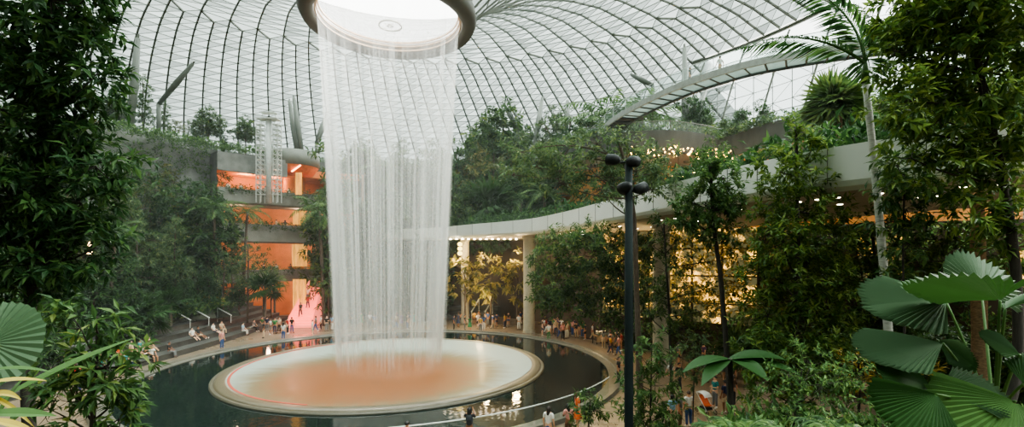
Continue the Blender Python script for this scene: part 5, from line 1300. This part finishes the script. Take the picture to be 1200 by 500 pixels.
person(at(643, 399), 200, 'stand', 'white', 'green', 'trousers', label='person in white top and bright green trousers in the crowd near the column')
crowd(9, 700, 730, 395, 420, 'beside the food tables', 'people beside the food tables')
for px, py, top, lab in ((725, 449, 'black', 'person in black standing left of the spotlight pole on the plaza, left of a pair'), (733, 447, 'navy', 'person in navy standing left of the spotlight pole on the plaza, right of a pair')):
    person(at(px, py), 60, 'talk', top, 'black', 'trousers', label=lab)
crowd(10, 770, 850, 400, 432, 'among trees on the right plaza', 'people among the trees on the right plaza')
for px, py, kind, top, bot, bt_, face in ((788, 505, 'stand', 'light blue', 'beige', 'shorts', 200), (797, 502, 'talk', 'grey', 'brown', 'trousers', 60), (807, 500, 'stand', 'white', 'blue', 'trousers', 190), (838, 478, 'talk', 'teal', 'grey', 'trousers', -70), (850, 484, 'stand', 'navy', 'beige', 'shorts', 200), (858, 476, 'stand', 'brown', 'black', 'trousers', 150), (796, 458, 'walk', 'black', 'black', 'trousers', 30), (786, 455, 'walk', 'white', 'grey', 'shorts', 40),
    (771, 440, 'stand', 'orange', 'black', 'trousers', 90), (848, 446, 'walk', 'beige', 'grey', 'shorts', 0), (862, 443, 'walk', 'red', 'black', 'shorts', 10), (826, 448, 'talk', 'white', 'black', 'shorts', 160), (835, 440, 'stand', 'grey', 'navy', 'trousers', 70)):
    person(at(px, py), face, kind, top, bot, bt_, zone='near the stroller', group='people near the stroller')
# glimpsed behind the lower left leaves
crowd(14, 52, 150, 418, 470, 'beyond the lower left leaves', 'people beyond the lower left leaves', ('sit', 'stand', 'talk', 'walk'), 18.0)
# balconies
for lv, (z, a0, a1, n, nm) in enumerate([(15.75, -50, -34, 5, 'top'), (11.45, -50, -24, 11, 'middle'), (5.65, -46, -26, 7, 'lowest')]):
    for k_ in range(n):
        a = a0 + (a1 - a0) * (k_ + rp_.uniform(.2, .8)) / n
        person(pol(34.8, a, z - .02), 180 - a + rp_.uniform(-60, 60), rp_.choice(['stand', 'talk', 'walk']), 'white' if lv == 0 else None, zone=f'on the {nm} left balcony', group=f'people on the {nm} balcony')
bpnt = P(804, 90, 42); k_ = int(np.argmin(np.linalg.norm(bc - bpnt[:2], axis=1)))
person((bc[k_][0], bc[k_][1], zb_ + .12), 60, 'stand', 'black', 'grey', 'trousers', label='person in dark clothes standing on the curved bridge')
k2 = k_ + 5
person((bc[k2][0], bc[k2][1], zb_ + .12), 200, 'walk', 'white', 'beige', 'trousers', label='person in white walking along the upper part of the curved bridge')

# ------------------------------------------------------------------ stroller and food tables
s0 = at(828, 484); s_ = thing('stroller', 'white and orange baby stroller on the right plaza', 'stroller', s0, R(20))
obj('frame', MB().tube([(-.24, -.35, .12), (-.24, .1, .62), (-.24, .5, 1.02)], .016, 6).tube([(.24, -.35, .12), (.24, .1, .62), (.24, .5, 1.02)], .016, 6).tube([(-.24, .5, 1.02), (.24, .5, 1.02)], .018, 6).tube([(-.24, .42, .12), (-.24, .05, .6)], .016, 6).tube([(.24, .42, .12), (.24, .05, .6)], .016, 6), white_paint, s_)
sh_ = np.array([[(x, -.32 + .62 * t, .50 + .42 * max(0, t - .45) ** 1.2 * 2 - .05 * math.sin(t * PI)) for x in (-.21, 0, .21)] for t in np.linspace(0, 1, 9)])
obj('seat', MB().strip(sh_).strip(sh_ - (0, 0, .05)), cloth(PAL['orange']), s_, smooth=True)
cn = MB().strip([[(x, .22 - .36 * math.sin(t), .78 + .34 * math.cos(t) * (1 - .25 * (x / .24) ** 2)) for x in np.linspace(-.24, .24, 7)] for t in np.linspace(-.5, 1.35, 8)])
obj('hood', cn, cloth(PAL['white']), s_, smooth=True)
for x in (-.26, .26):
    for y in (-.35, .42):
        wh = MB(); t = np.linspace(0, 2 * PI, 17); wh.tube(np.stack([np.full(17, x), y + .1 * np.cos(t), .115 + .1 * np.sin(t)], 1), .018, 5, cap=False)
        for q in range(3): wh.tube([(x, y - .1 * math.cos(q * PI / 3), .115 - .1 * math.sin(q * PI / 3)), (x, y + .1 * math.cos(q * PI / 3), .115 + .1 * math.sin(q * PI / 3))], .007, 4)
        obj('wheel', wh, blackm, s_)
obj('basket', MB().box((0, .05, .27), (.38, .5, .12)), cloth(PAL['black']), s_)
for i, (px, py) in enumerate([(704, 402), (713, 399), (722, 404)]):
    t = thing('food_table', f'small table with warm lit food case right of the pool, {ORD[i]} from the left', 'table', at(px, py), R(25), 'food tables right of the pool')
    obj('table_top', MB().box((0, 0, .76), (1.5, .8, .05)), bark_tan, t)
    for x in (-.68, .68):
        for y in (-.33, .33): obj('leg', MB().box((x, y, .37), (.06, .06, .74)), bark_dark, t)
    obj('cloth_skirt', MB().strip([[(x, -.41 + .02 * math.sin(x * 20), z) for x in np.linspace(-.75, .75, 16)] for z in (.2, .78)]), cloth(PAL['beige']), t)
    cs = thing('food_case', f'warm lit glass food case on the table, {ORD[i]} from the left', 'display case', at(px, py) + (0, 0, .785), R(25), 'lit food cases on the tables')
    obj('case_frame', MB().box((0, 0, .02), (.9, .5, .04)).box((0, 0, .43), (.9, .5, .03)).box((-.43, -.23, .22), (.03, .03, .4)).box((.43, -.23, .22), (.03, .03, .4)).box((-.43, .23, .22), (.03, .03, .4)).box((.43, .23, .22), (.03, .03, .4)), blackm, cs)
    obj('lamp_panel', MB().box((0, 0, .40), (.8, .4, .025)), glow('case_glow', (1, .62, .28), 5), cs)
    obj('glass', MB().box((0, 0, .22), (.86, .46, .36)), gp, cs)
